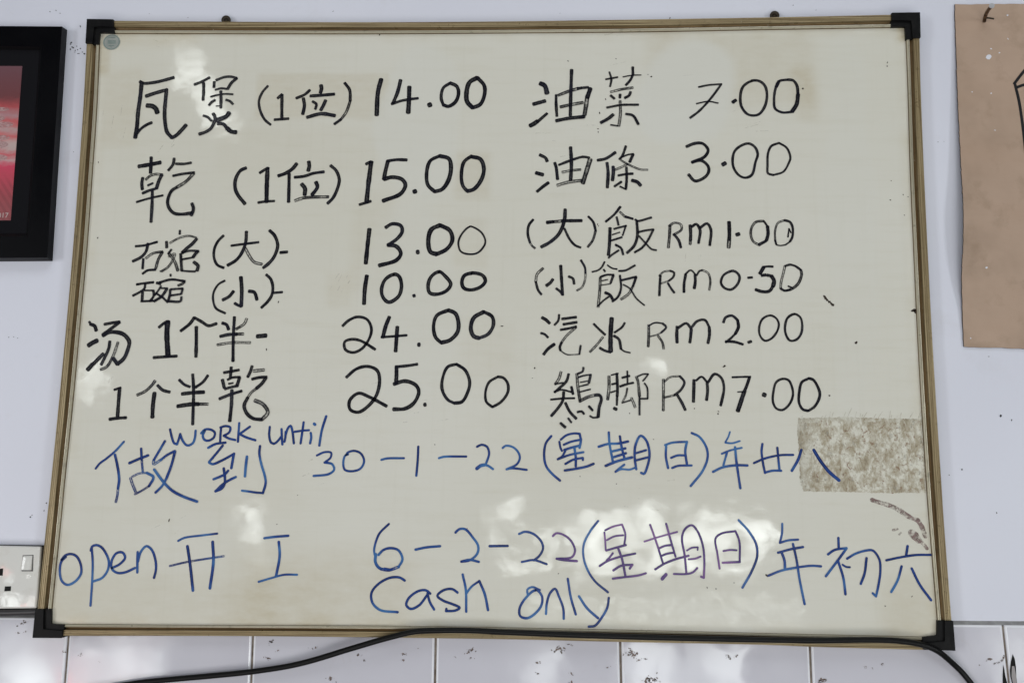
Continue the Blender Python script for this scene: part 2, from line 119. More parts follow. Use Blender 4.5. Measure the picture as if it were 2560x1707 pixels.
["K","0",[-330,40137,6985,39882,5988,39546,4765,39442,3851],[330,39442,3851,39950,3549,40693,3674],[301,40137,6985,40811,7186,41546,6990,42268,6456],[-360,42268,6456,42365,5845,41908,4623,41295,4011,40693,3674],[210,40459,4190,41071,3934]],
["K","汽",[421,6814,-360,7414,-706,7865,-1159],[330,6678,-2528,7201,-2677,7651,-3127],[419,7068,-5464,7659,-4709,8549,-4026],[301,9160,63,9058,-773,8538,-1382],[361,9551,-542,11521,-274],[361,9732,-1300,11596,-986],[330,9361,-2059,10479,-1856,11522,-1593],[-299,11522,-1668,10183,-2885,9515,-3794],[329,9515,-3794,9265,-4473,9370,-4923],[-179,9370,-4923,10188,-5444,11821,-5433],[268,12118,-4199,11939,-5432]],
["K","水",[596,16366,-399,16206,-2547,16194,-5029],[358,16194,-5104,15380,-4884,14714,-4513],[329,13906,-1201,14648,-1953,15463,-2703],[-298,15165,-3006,14345,-4065,13378,-5092],[299,18147,-1025,17771,-1632,16727,-2393],[358,16650,-2846,17315,-3294,17603,-4645],[208,17603,-4645,18044,-4972,18856,-5161]],
["K","R",[-357,21411,-1310,21394,-2818,21304,-4291],[210,21335,-1461,22230,-1003,23268,-1072],[299,23268,-1072,23779,-1598,23102,-2356],[-209,23102,-2356,22506,-2660,21616,-2891],[-327,22653,-2810,23232,-3708,23398,-4607]],
["K","m",[417,25261,-1514,25199,-2644,25226,-3726],[328,25331,-1740,26526,-1054,27178,-1805],[387,27178,-1805,27087,-2783,26952,-3715],[328,27256,-1578,28011,-744,29050,-587,29621,-1564],[386,29621,-1564,29628,-2618,29398,-3789]],
["K","2",[358,31554,-921,31866,-225,32758,37,33481,-563],[416,33481,-563,33574,-1542,33139,-2446],[297,33139,-2446,32535,-3050,31785,-3655],[356,31788,-3535,32964,-3572,34131,-3909]],
["K",".",[415,34843,-3635,35244,-3483]],
["K","0",[283,37893,104,36877,-384,36404,-1441,36443,-2642,37082,-3388,37972,-3083,38812,-2028,39037,-975,38649,-224,37893,104]],
["K","0",[313,41242,318,40268,-215,39914,-1120,39904,-2322,40457,-3337,41340,-3212,42031,-2309,42182,-957,41961,-131,41242,318]],
["K","鷄",[-356,9453,-7833,9160,-8804,8645,-9552],[237,8645,-9522,9753,-9321],[355,10490,-8124,10196,-9094,9312,-9993,8576,-10621],[237,8576,-10621,9460,-10288,10863,-10574],[355,10862,-9862,11085,-10868],[266,8063,-11633,9611,-11472,11306,-11414],[383,9830,-10582,9686,-11767,9026,-12806,8147,-13845],[382,10055,-12060,10646,-13234,11529,-14183],[297,12487,-7214,12413,-7737,11673,-8115],[-383,11600,-8116,11748,-9973,12043,-11895],[237,11821,-8561,12560,-8332,13565,-8176],[326,13477,-8206,13224,-9368],[178,12043,-9258,13077,-9072],[207,11969,-9823,13150,-9517],[207,12043,-10564,13444,-10183],[-384,11969,-11822,13147,-11221,14031,-10992],[411,14031,-10992,14620,-10958,14913,-11429,14615,-12611,14464,-13936],[264,14464,-13966,13730,-14016,13364,-13799],[323,11675,-13299,12263,-13191,12557,-13542],[323,13219,-12476,13732,-13061],[264,10427,-14119,10869,-14702],[352,9401,-14789,10063,-15370]],
["K","脚",[-383,15956,-8381,15949,-9941,15765,-11569],[207,16252,-8231,17212,-8000],[383,17020,-8002,17095,-10228,17045,-11116],[294,17045,-11116,16994,-12297],[411,16596,-12712,16961,-12886],[266,16319,-9493,16983,-9339],[207,16166,-10605,16829,-10378],[296,17724,-8591,18757,-8316],[236,18438,-7664,18455,-9328],[295,17421,-9781,18306,-9478,19264,-9248],[-235,18420,-9995,18222,-10958,17701,-11996],[206,17701,-11996,18877,-11617],[-352,18953,-11322,19241,-11983,19455,-12570],[-353,19640,-8428,19855,-9021,20056,-11091],[264,20056,-11091,20031,-13594],[207,19787,-8427,20526,-8095,21263,-8045],[207,21263,-8045,20963,-8493,20517,-9016],[235,20734,-9311,21095,-9900,21152,-11377],[235,21152,-11407,20199,-11415]],
["K","R",[-352,23312,-8772,23285,-10770,23226,-12979],[-236,23380,-9142,24197,-8469,25521,-8310],[323,25521,-8310,26124,-9121,25638,-10160,24748,-10906],[-265,24748,-10906,23425,-11211],[381,25115,-10829,25755,-11929,26177,-12880]],
["K","m",[440,27419,-8815,27363,-10295,27292,-11769],[294,27711,-8887,28454,-8363,29171,-9098],[381,29171,-9098,29220,-10280,29048,-11534],[351,29317,-9097,30220,-7979,31087,-8491,31422,-9820,30928,-12253]],
["K","7",[265,32551,-8406,33722,-8353,35038,-8314],[410,34890,-8389,34495,-9500,34107,-10388],[555,34107,-10388,33635,-11716,33196,-12966],[176,33232,-10395,34400,-10312]],
["K",".",[585,36647,-10692,36935,-10807]],
["K","0",[308,39261,-8578,38445,-9027,38044,-10210,37926,-11680,38334,-12556,39124,-12769,40016,-12103,40613,-10778,40469,-9454,40057,-8720,39261,-8578]],
["K","0",[349,42756,-8507,41866,-9001,41504,-10182,41404,-11798,41880,-12672,42598,-12842],[352,42598,-12842,43489,-12220,44197,-10749,43951,-9574,43334,-8621,42757,-8478]],
["K","(",[321,-32897,33304,-33641,32345,-34079,31024,-33812,29540,-33112,28225,-32205,27437]],
["K","1",[356,-31378,31430,-30773,32006],[402,-30772,31973,-30725,30356,-30625,28302],[354,-31691,28189,-29651,28350]],
["K","位",[355,-26771,32656,-27453,31997,-28691,31423],[418,-27664,31420,-27458,30349,-27634,29002],[452,-25191,33396,-25088,32817,-25221,32239],[419,-26652,31747,-25079,31859,-23193,32019],[354,-26301,30922,-25731,30509,-25857,29770],[450,-24416,31082,-24700,30342,-25063,29604],[481,-26984,28541,-24961,29062,-22985,28780]],
["K",")",[386,-21761,33717,-21011,32640,-20870,30991],[-352,-20870,30991,-21359,29350,-22099,28205],[352,-22099,28205,-23013,27520]],
["K","1",[544,-16499,34279,-16907,32298,-16981,28850]],
["K","4",[449,-13693,34138,-14079,32290,-14688,30647],[353,-14888,30517,-13258,31054,-11106,31378],[544,-12407,33110,-12404,31299,-12454,29168]],
["K",".",[608,-9561,30307,-9252,30438]],
["K","0",[384,-6586,33620,-7510,32930,-7790,31451,-7485,30385],[450,-7485,30385,-6746,30137,-5745,30790,-5303,32101,-5606,33172,-6587,33669]],
["K","0",[574,-2687,34432,-3770,33743,-4178,32098,-4029,30786,-3235,29933],[482,-3235,29933,-2154,30454,-1585,31927,-1652,33242,-2688,34498]],
["K","1",[380,-18264,21570,-17576,21924],[564,-17530,21924,-17787,19003,-17992,15973],[345,-18983,15623,-17380,16133]],
["K","5",[379,-15249,22020,-13936,22213,-12461,22180],[504,-15142,22052,-15505,20285,-15629,19324],[501,-15630,19356,-14478,19644,-13076,19325,-12559,18526,-13171,17251,-15683,16167]],
["K",".",[564,-11358,17491,-11053,17619]],
["K","0",[438,-7828,22774,-9126,22051,-9582,20446,-9380,18528,-8401,17542],[505,-8401,17542,-7332,17893,-6439,19328,-6171,21248,-6503,22372,-7828,22774]],
["K","0",[437,-3265,22772,-4330,21889,-4677,19808,-4418,18372,-3789,17609],[504,-3789,17609,-2873,17896,-1821,19330,-1508,20927,-2022,22290,-3263,22660]],
["K","1",[524,-17442,12099,-17625,9822,-17793,7166]],
["K","3",[433,-15176,12309,-14271,12846,-13035,12581,-12826,11717,-13442,10773,-14789,9751],[493,-14791,9830,-13560,9598,-12919,8585,-13502,7648,-15920,6862]],
["K",".",[555,-10666,8795,-10453,8827]],
["K","0",[555,-7521,12672,-8731,12040,-9121,10471,-8775,8832,-7884,8523],[496,-7884,8523,-6529,9229,-5763,10480,-6128,11889,-7521,12672]],
["K","0",[232,-3390,12445,-4439,11423,-4903,10170,-4544,8923,-3320,8522,-2109,8775,-1143,10180,-1543,11430,-2470,12211,-3391,12492]],
["K","1",[489,-17580,5427,-17791,3601,-17836,1414]],
["K","0",[430,-13822,5597,-15017,4849,-15469,3302,-15131,2226,-14385,1676,-13047,2543,-12697,4086,-13131,5398,-13823,5628]],
["K",".",[458,-11001,2583,-10821,2630]],
["K","0",[429,-7522,5993,-8569,5339,-8994,4101,-8741,3024,-7752,2829,-6402,3343,-5847,4269,-6597,5346,-7523,6039]],
["K","0",[428,-2969,5824,-4022,5434,-4306,4430,-3989,3692,-2928,3466,-1577,3979,-1045,4751,-1450,5521,-2969,5855]],
["K","2",[332,-20710,-1691,-19906,-923,-18712,-411,-17336,-756,-16687,-2049,-16942,-3419,-17947,-4866,-19135,-5373,-20207,-4956,-20323,-3896,-19354,-3540,-18139,-3730,-16062,-4929]],
["K","4",[454,-14246,-387,-14733,-1733,-15062,-3256],[302,-15289,-3227,-11756,-2932],[452,-13102,-1754,-13173,-3396,-13240,-5183]],
["K",".",[512,-10141,-4226,-9961,-4224]],
["K","0",[422,-6117,603,-7683,-169,-8099,-1695,-7763,-3211,-6995,-3933],[486,-6995,-3933,-5803,-3578,-4775,-2435,-4682,-1067,-5128,150,-6117,603]],
["K","0",[512,-1219,384,-2558,-447,-2953,-1969,-2514,-3028,-1761,-3266],[424,-1761,-3266,-571,-2714,130,-1496,-37,-281,-1219,414]],
["K","2",[387,-19910,-8798,-18600,-7662,-17111,-7275,-15742,-7791,-15328,-8989,-15633,-11083,-16629,-12579,-18087,-13557,-19220,-13196,-19339,-12007,-18179,-10984,-16667,-11464,-14237,-12708]],
["K","5",[360,-13206,-7322,-11413,-7129,-10190,-6925],[478,-13054,-7396,-13021,-8522,-13064,-9600],[446,-13360,-9692,-11803,-9261,-10293,-9847,-9896,-10739,-10527,-12231,-11696,-13013,-13331,-13115]],
["K",".",[475,-9107,-12472,-8929,-12441]],
["K","0",[356,-4836,-6888,-6024,-7271,-6704,-8924,-6701,-10416,-5928,-11748,-5027,-12215],[389,-5027,-12215,-3992,-12029,-3271,-10835,-2971,-9343,-3627,-7704,-4836,-6888]],
["K","0",[325,854,-8568,-325,-9323,-795,-10666,-656,-12001,169,-12704],[357,169,-12704,1343,-11984,2245,-10642,2201,-9453,1598,-8712,854,-8568]]],
"rails":{"top":[[[-0.56267,0.001,0.43253],[-0.34999,0.001,0.42967],[-0.16292,0.001,0.42815],[0.02238,0.001,0.42848],[0.20603,0.001,0.43028],[0.38811,0.001,0.43244],[0.56421,0.001,0.43551]],[[-0.56124,0.001,0.41384],[-0.34908,0.001,0.41245],[-0.16239,0.001,0.4115],[0.02256,0.001,0.41179],[0.20585,0.001,0.4125],[0.38759,0.001,0.41509],[0.56329,0.001,0.41719]]],"left":[[[-0.59788,0.001,0.39788],[-0.595,0.001,0.29736],[-0.59379,0.001,0.21154],[-0.59286,0.001,0.09599],[-0.59308,0.001,-0.01996],[-0.59442,0.001,-0.12957],[-0.59626,0.001,-0.24606],[-0.59708,0.001,-0.27429],[-0.59929,0.001,-0.40081]],[[-0.57982,0.001,0.39779],[-0.57626,0.001,0.29732],[-0.57524,0.001,0.21154],[-0.57398,0.001,0.09604],[-0.57502,0.001,-0.01985],[-0.57608,0.001,-0.12941],[-0.57866,0.001,-0.24586],[-0.579,0.001,-0.27408],[-0.58137,0.001,-0.40054]]],"right":[[[0.60016,0.001,0.4001],[0.59783,0.001,0.32663],[0.59582,0.001,0.21147],[0.59462,0.001,0.09933],[0.5939,0.001,-0.01594],[0.59406,0.001,-0.11957],[0.59493,0.001,-0.2326],[0.59505,0.001,-0.25999],[0.59755,0.001,-0.39765]],[[0.58201,0.001,0.40019],[0.58089,0.001,0.32668],[0.57789,0.001,0.21147],[0.57655,0.001,0.09928],[0.57539,0.001,-0.01604],[0.57536,0.001,-0.11973],[0.57617,0.001,-0.23281],[0.57671,0.001,-0.26021],[0.58045,0.001,-0.39791]]],"bottom":[[[-0.56314,0.001,-0.43458],[-0.42782,0.001,-0.43226],[-0.3045,0.001,-0.4307],[-0.13562,0.001,-0.42976],[0.03177,0.001,-0.42933],[0.17287,0.001,-0.43031],[0.36202,0.001,-0.43098],[0.41762,0.001,-0.43231],[0.56525,0.001,-0.43385]],[[-0.5644,0.001,-0.41978],[-0.42875,0.001,-0.41868],[-0.30521,0.001,-0.41726],[-0.13608,0.001,-0.41542],[0.03161,0.001,-0.41501],[0.17297,0.001,-0.41544],[0.36244,0.001,-0.41679],[0.41818,0.001,-0.41714],[0.56613,0.001,-0.41801]]]},
"caps":[[[-0.59881,0.0,0.43376],[-0.55927,0.0,0.43292],[-0.5572,0.0,0.41361],[-0.58005,0.0,0.41435],[-0.58001,0.0,0.39513],[-0.59781,0.0,0.39583]],[[0.56165,0.0,0.43669],[0.60149,0.0,0.43706],[0.60024,0.0,0.39869],[0.58093,0.0,0.39758],[0.58111,0.0,0.41718],[0.56067,0.0,0.41699]],[[0.57958,0.0,-0.39679],[0.5981,0.0,-0.3965],[0.59881,0.0,-0.43376],[0.55833,0.0,-0.43295],[0.55863,0.0,-0.41821],[0.5785,0.0,-0.41567]],[[-0.60063,0.0,-0.40018],[-0.58122,0.0,-0.39989],[-0.57977,0.0,-0.41962],[-0.56063,0.0,-0.42008],[-0.56137,0.0,-0.43668],[-0.6012,0.0,-0.43717]]],
"residue":[[0.41233,0.0056,-0.13897],[0.46754,0.0056,-0.13687],[0.52035,0.0056,-0.13801],[0.57516,0.0056,-0.13805],[0.57473,0.0056,-0.15561],[0.57509,0.0056,-0.18732],[0.5755,0.0056,-0.20832],[0.57455,0.0056,-0.23496],[0.53129,0.0056,-0.23598],[0.47391,0.0056,-0.23506],[0.41632,0.0056,-0.23467],[0.41201,0.0056,-0.2232],[0.41182,0.0056,-0.18368],[0.41064,0.0056,-0.15714]],
"smear":[[[0.50482,0.0056,-0.24521],[0.51391,0.0056,-0.24822],[0.52927,0.0056,-0.25299],[0.54031,0.0056,-0.25851],[0.5526,0.0056,-0.26681],[0.56297,0.0056,-0.2709]],[[0.56297,0.0056,-0.2709],[0.56749,0.0056,-0.27857],[0.57173,0.0056,-0.29112]],[[0.55435,0.0056,-0.28714],[0.55835,0.0056,-0.29129],[0.56231,0.0056,-0.29613]],[[0.56094,0.0056,-0.29545],[0.56771,0.0056,-0.30025],[0.57295,0.0056,-0.30715]],[[0.53055,0.0056,-0.28394],[0.53556,0.0056,-0.28248]],[[0.53803,0.0056,-0.28945],[0.54025,0.0056,-0.28732]]],
"sticker":[-0.56302,0.0056,0.40125],
"hangers":[[-0.39889,0.014,0.43909],[0.40097,0.014,0.44142]],
"speck_board":[[0.45436,0.0057,0.02554,2.6],[0.45695,0.0057,0.02277,2.2],[0.459,0.0057,0.02001,2],[0.46217,0.0057,0.01836,2.2],[0.45368,0.0057,0.02748,2.6],[0.45542,0.0057,0.02499,2.2],[0.46424,0.0057,0.01615,3],[0.46064,0.0057,0.02057,1.6],[0.57277,0.0057,0.00895,4.4],[0.57456,0.0057,0.0073,3],[0.49358,0.0057,-0.03576,2.8],[0.45486,0.0057,-0.10772,1.8],[-0.56821,0.0057,0.21856,1.4],[-0.56035,0.0057,0.10747,1.6],[0.01335,0.0057,-0.01572,1.8],[-0.31158,0.0057,-0.0503,1.6],[-0.29815,0.0057,0.01634,1.6],[0.21887,0.0057,-0.16855,1],[0.05871,0.0057,-0.07349,1.8],[0.31498,0.0057,-0.06948,2],[0.31609,0.0057,-0.06838,1.6],[0.22176,0.0057,0.34549,1.8],[0.21709,0.0057,0.34852,1],[0.14575,0.0057,0.26766,1.4],[0.14601,0.0057,0.26292,1.4],[0.14808,0.0057,0.29115,1.8],[0.15666,0.0057,0.31174,1.4],[0.10317,0.0057,0.36952,1.2],[0.17175,0.0057,0.37258,1.2],[-0.16974,0.0057,0.41055,1.4],[0.43486,0.0057,0.32682,2],[0.5549,0.0057,0.36532,1.4],[0.55435,0.0057,0.35992,1.4],[-0.43203,0.0057,-0.28307,2],[-0.02694,0.0057,-0.01036,1.2],[0.18706,0.0057,-0.13395,1.2],[0.30549,0.0057,-0.13346,1.6],[0.30609,0.0057,-0.13023,1.2],[0.27407,0.0057,-0.12674,1.2],[0.31251,0.0057,-0.10698,1.2],[0.1203,0.0057,-0.21848,1],[0.50528,0.0057,-0.15625,1],[0.48975,0.0057,-0.16171,1],[0.5671,0.0057,0.14244,1],[0.5491,0.0057,0.16413,1.4],[0.55157,0.0057,0.19173,1],[0.56697,0.0057,0.17161,1.2],[0.57338,0.0057,0.16875,1],[0.13695,0.0057,0.10326,1.6],[0.14478,0.0057,0.12848,1.4],[0.14588,0.0057,0.12618,1.2],[0.05565,0.0057,-0.08722,0.9],[0.36422,0.0057,-0.34426,2.4],[0.09188,0.0057,-0.34552,1],[0.29781,0.0057,-0.36201,1.2],[0.2864,0.0057,-0.36065,1.2],[0.32137,0.0057,-0.35404,1],[0.55037,0.0057,-0.36794,1.2],[0.5154,0.0057,-0.38054,1.2],[-0.02959,0.0057,-0.2886,0.8],[-0.28542,0.0057,-0.28654,1],[-0.34678,0.0057,-0.22674,0.8],[-0.2591,0.0057,-0.24762,0.8],[-0.07546,0.0057,-0.17836,1],[0.16876,0.0057,-0.22799,1]],
"speck_wall":[[-0.61916,0.0195,0.4334,2.2],[-0.63072,0.0195,0.4079,2.6],[-0.63172,0.0195,0.40538,2],[-0.62894,0.0195,0.40097,2],[-0.62703,0.0195,0.3997,2.4],[-0.62183,0.0195,0.40219,1.6],[-0.61611,0.0195,0.3984,2],[-0.63103,0.0195,0.39721,2.2],[-0.62366,0.0195,0.39529,1.8],[-0.61847,0.0195,0.39057,2.2],[-0.61264,0.0195,0.39274,1.6],[-0.60944,0.0195,0.39021,2.6],[-0.62016,0.0195,0.39653,1.8],[-0.62405,0.0195,0.39278,1.2],[-0.66691,0.0195,0.45684,1.6],[-0.65798,0.0195,0.45869,1.4],[-0.65154,0.0195,0.4542,1.4],[-0.24217,0.0195,0.45497,1.4],[0.09174,0.0195,0.44987,1],[0.42968,0.0195,0.46031,1.4],[0.46214,0.0195,0.45267,1.2],[-0.45821,0.0195,0.44611,1],[-0.51688,0.0195,0.45278,1],[0.68624,0.0195,-0.13185,3.2],[0.70013,0.0195,-0.13764,2],[0.63041,0.0195,-0.20391,2.2],[0.61311,0.0195,-0.2115,1.4],[0.6722,0.0195,-0.26046,1.8],[0.67558,0.0195,-0.05153,1.4],[-0.60921,0.0195,-0.26265,2],[-0.61165,0.0195,-0.27293,1.6],[-0.6298,0.0195,-0.28177,2],[-0.62782,0.0195,-0.27905,1.4],[-0.68328,0.0195,-0.03338,1.4],[-0.67645,0.0195,-0.03277,1.2],[-0.67055,0.0195,-0.03444,1.2],[-0.61308,0.0195,0.23921,1.2],[0.62493,0.0195,0.25322,1.2],[0.6333,0.0195,0.2538,1],[0.25155,0.0195,0.44148,2.2]],
"speck_tile":[[-0.28708,0.0135,-0.43882,4],[-0.28807,0.0135,-0.44037,3],[-0.27793,0.0135,-0.45091,2.6],[-0.29186,0.0135,-0.4603,3.4],[-0.28864,0.0135,-0.46075,2],[-0.1714,0.0135,-0.45423,3],[-0.16268,0.0135,-0.46118,2.6],[-0.11058,0.0135,-0.45221,2.8],[-0.10793,0.0135,-0.45242,2.6],[-0.11141,0.0135,-0.46007,3],[-0.02417,0.0135,-0.44673,4],[-0.02104,0.0135,-0.44516,3],[-0.02624,0.0135,-0.44879,3],[-0.02295,0.0135,-0.45581,2.4],[-0.04244,0.0135,-0.45512,1.8],[-0.2073,0.0135,-0.48517,4],[-0.20523,0.0135,-0.48412,2.6],[-0.22752,0.0135,-0.44601,2.6],[-0.23227,0.0135,-0.44711,2],[0.09131,0.0135,-0.44181,5],[0.0955,0.0135,-0.44376,5],[0.09968,0.0135,-0.44268,4],[0.10491,0.0135,-0.43653,2.4],[0.1091,0.0135,-0.43748,2],[0.06418,0.0135,-0.46039,2.6],[0.06837,0.0135,-0.45982,2.4],[0.06532,0.0135,-0.47393,2.4],[0.10967,0.0135,-0.47317,3],[0.10968,0.0135,-0.48417,3],[0.15654,0.0135,-0.46486,2.2],[0.18424,0.0135,-0.44733,5],[0.18841,0.0135,-0.44676,7],[0.1936,0.0135,-0.44818,4],[0.19718,0.0135,-0.45465,3],[0.19926,0.0135,-0.45411,2.2],[0.20655,0.0135,-0.45349,2.4],[0.18586,0.0135,-0.44026,2.4],[0.31442,0.0135,-0.44918,4],[0.32428,0.0135,-0.44751,3],[0.20783,0.0135,-0.47897,6],[0.21301,0.0135,-0.47838,6],[0.21923,0.0135,-0.47827,5],[0.21143,0.0135,-0.4814,6],[-0.56478,0.0135,-0.45717,3.6],[-0.54121,0.0135,-0.46088,2.4],[-0.54161,0.0135,-0.45935,2],[0.4894,0.0135,-0.4587,3],[0.51107,0.0135,-0.45436,3],[0.49807,0.0135,-0.45905,1.6],[0.43026,0.0135,-0.47808,6],[0.43444,0.0135,-0.47602,6],[0.64807,0.0135,-0.44585,4],[-0.62223,0.0135,-0.41893,3.4],[-0.6258,0.0135,-0.42157,2.4],[-0.61837,0.0135,-0.43128,2.6],[-0.62906,0.0135,-0.43352,3],[-0.63151,0.0135,-0.42477,2],[0.6349,0.0135,-0.45326,1.6],[-0.09227,0.0135,-0.44481,1],[-0.51656,0.0135,-0.46864,1.4]],
"brown_curve":[[0.65268,0.0133,-0.45144],[0.65989,0.0133,-0.44983],[0.66469,0.0133,-0.44628],[0.66655,0.0133,-0.44129]],
"black_chips":[[[0.67786,0.0133,-0.43912],[0.68002,0.0133,-0.44454],[0.68085,0.0133,-0.45443],[0.6805,0.0133,-0.46678],[0.68083,0.0133,-0.47662],[0.67476,0.0133,-0.47673],[0.67291,0.0133,-0.46691],[0.67291,0.0133,-0.45951],[0.6746,0.0133,-0.44958]],[[0.6648,0.0133,-0.45223],[0.66592,0.0133,-0.45814],[0.66684,0.0133,-0.46701],[0.66913,0.0133,-0.47781],[0.66256,0.0133,-0.47792],[0.66329,0.0133,-0.46707]]],
"grey_chip":[[0.67572,0.0131,-0.45398],[0.67876,0.0131,-0.45393],[0.6804,0.0131,-0.46674],[0.68016,0.0131,-0.47757],[0.67611,0.0131,-0.47764],[0.67433,0.0131,-0.46684]],
"joints":[[[-0.80913,0.014,-0.4463],[-0.81209,0.014,-0.50138]],[[-0.56169,0.014,-0.44231],[-0.56166,0.014,-0.497]],[[-0.31294,0.014,-0.4383],[-0.31216,0.014,-0.49264]],[[-0.06933,0.014,-0.43437],[-0.06912,0.014,-0.4884]],[[0.17319,0.014,-0.43046],[0.17414,0.014,-0.48414]],[[0.41951,0.014,-0.42648],[0.41985,0.014,-0.47985]],[[0.66944,0.014,-0.42245],[0.67166,0.014,-0.47545]]],
"tiletop":[[-0.65636,0.014,-0.4133],[0.69503,0.014,-0.40204]],
"walltiletop":[[0.61617,0.02,-0.39912]],
"socket":{"plate":[[-0.69376,0.008,-0.31933],[-0.60591,0.008,-0.32003],[-0.60445,0.008,-0.40079],[-0.69306,0.008,-0.40317]],"rocker":[[-0.62863,0.006,-0.33256],[-0.61554,0.006,-0.33186],[-0.61463,0.006,-0.351],[-0.62828,0.006,-0.35119]],"earth":[[-0.661,0.0079,-0.34998],[-0.65447,0.0079,-0.34937],[-0.65412,0.0079,-0.3588],[-0.66069,0.0079,-0.35889]],"pin":[[-0.64978,0.0079,-0.37286],[-0.64134,0.0079,-0.37247],[-0.6413,0.0079,-0.37873],[-0.65001,0.0079,-0.37912]],"pin2":[[-0.67464,0.0079,-0.37321],[-0.66644,0.0079,-0.3731],[-0.66638,0.0079,-0.37936],[-0.67458,0.0079,-0.37947]],"screw":[[-0.61845,0.0079,-0.35987]],"box":[[-0.70068,0.012,-0.31916],[-0.60349,0.012,-0.31921],[-0.60271,0.012,-0.40234],[-0.69967,0.012,-0.40589]]},
"tube":[[-0.7199,0.01,-0.40982],[-0.65452,0.01,-0.40778],[-0.62193,0.01,-0.40651],[-0.59484,0.01,-0.40506]],
"bug":[[0.45416,0.0057,0.02721],[0.45594,0.0057,0.02444],[0.46215,0.0057,0.0178],[0.46476,0.0057,0.0156]],
"cable":[[-0.54605,0.006,-0.50916],[-0.49875,0.006,-0.49977],[-0.45505,0.006,-0.49247],[-0.41439,0.006,-0.48773],[-0.36688,0.006,-0.48288],[-0.30338,0.005,-0.47531],[-0.24577,0.003,-0.46464],[-0.174,-0.002,-0.44246],[-0.12924,-0.006,-0.42877],[-0.09294,-0.006,-0.42016],[-0.06169,-0.006,-0.41841],[-0.02006,-0.006,-0.41791],[0.03188,-0.006,-0.41944],[0.1713,-0.006,-0.4222],[0.36055,-0.006,-0.42338],[0.42964,-0.006,-0.42301],[0.48489,-0.006,-0.42138],[0.52526,-0.006,-0.42196],[0.55774,-0.006,-0.42685],[0.57576,-0.004,-0.43427],[0.59833,0.004,-0.45158],[0.60635,0.006,-0.45872],[0.62129,0.008,-0.47655],[0.63044,0.008,-0.49107]],
"pic":{"back":[[-0.90388,0.0198,0.43284],[-0.63856,0.0198,0.42765],[-0.63016,0.0198,0.07673],[-0.89657,0.0198,0.07406]],"out":[[-0.88651,0.003,0.42782],[-0.63736,0.003,0.42461],[-0.62903,0.003,0.07788],[-0.88135,0.003,0.07473]],"s1":[[-0.85605,0.003,0.39759],[-0.66497,0.003,0.39298],[-0.6594,0.003,0.10912],[-0.85595,0.003,0.10629]],"s2":[[-0.85567,0.009,0.39493],[-0.671,0.009,0.39036],[-0.66561,0.009,0.11482],[-0.85613,0.009,0.11142]],"mat":[[-0.82825,0.011,0.36828],[-0.6957,0.011,0.36715],[-0.69118,0.011,0.13413],[-0.83246,0.011,0.13327]],"txt":[-0.71546,0.0105,0.14132],"print_top":[-0.72919,0.011,0.36728]},
"picshapes":{"pale":[]},
"sheet":[[0.6597,0.0175,0.45904,0.84615,0.0175,0.45899],[0.65676,0.0155,0.39803,0.84282,0.0175,0.39816],[0.65272,0.012,0.30815,0.83859,0.0175,0.31004],[0.64852,0.006,0.20629,0.8351,0.0175,0.21029],[0.6447,0.0,0.14203,0.83275,0.0175,0.14752],[0.64248,0.002,0.09636,0.82861,0.0175,0.10088],[0.64102,0.009,0.05212,0.82296,0.0175,0.05473],[0.64237,0.0155,0.00834,0.82041,0.0175,0.00964],[0.64194,0.0175,-0.03885,0.81767,0.0175,-0.04265]],
"nail":[[0.69873,0.015,0.43168],[0.6958,0.006,0.43426],[0.69321,-0.008,0.43585],[0.69146,-0.022,0.43487]],
"nailbit":[[0.69669,0.008,0.43349],[0.7018,0.006,0.43179],[0.70684,0.004,0.42949]],
"sheetstrokes":[[[0.73416,0.0145,0.33701],[0.74882,0.0145,0.35552],[0.77302,0.0145,0.38189]],[[0.73657,0.0145,0.33163],[0.74742,0.0145,0.33577],[0.76995,0.0145,0.33988]],[[0.73536,0.0145,0.3382],[0.73917,0.0145,0.31316],[0.74118,0.0145,0.2865],[0.74241,0.0145,0.25707],[0.74288,0.0145,0.22493],[0.74301,0.0145,0.19592]]],
"paintdrops":[[0.70166,0.0125,0.37821,7],[0.73295,0.0145,0.44162,2.4],[0.7308,0.014,0.40542,1.8],[0.70569,0.014,0.39039,2],[0.71704,0.014,0.3843,2],[0.70086,0.012,0.32288,2],[0.67373,0.012,0.32444,1.6],[0.7018,0.01,0.26769,1.6],[0.67581,0.009,0.06959,3],[0.6515,0.015,-0.02706,1.8]],
"panel":[[[-0.56124,0.001,0.41384],[-0.34908,0.001,0.41245],[-0.16239,0.001,0.4115],[0.02256,0.001,0.41179],[0.20585,0.001,0.4125],[0.38759,0.001,0.41509],[0.56329,0.001,0.41719]],[[-0.5644,0.001,-0.41978],[-0.42875,0.001,-0.41868],[-0.30521,0.001,-0.41726],[-0.13608,0.001,-0.41542],[0.03161,0.001,-0.41501],[0.17297,0.001,-0.41544],[0.36244,0.001,-0.41679],[0.41818,0.001,-0.41714],[0.56613,0.001,-0.41801]],[[-0.57982,0.001,0.39779],[-0.57626,0.001,0.29732],[-0.57524,0.001,0.21154],[-0.57398,0.001,0.09604],[-0.57502,0.001,-0.01985],[-0.57608,0.001,-0.12941],[-0.57866,0.001,-0.24586],[-0.579,0.001,-0.27408],[-0.58137,0.001,-0.40054]],[[0.58201,0.001,0.40019],[0.58089,0.001,0.32668],[0.57789,0.001,0.21147],[0.57655,0.001,0.09928],[0.57539,0.001,-0.01604],[0.57536,0.001,-0.11973],[0.57617,0.001,-0.23281],[0.57671,0.001,-0.26021],[0.58045,0.001,-0.39791]]],
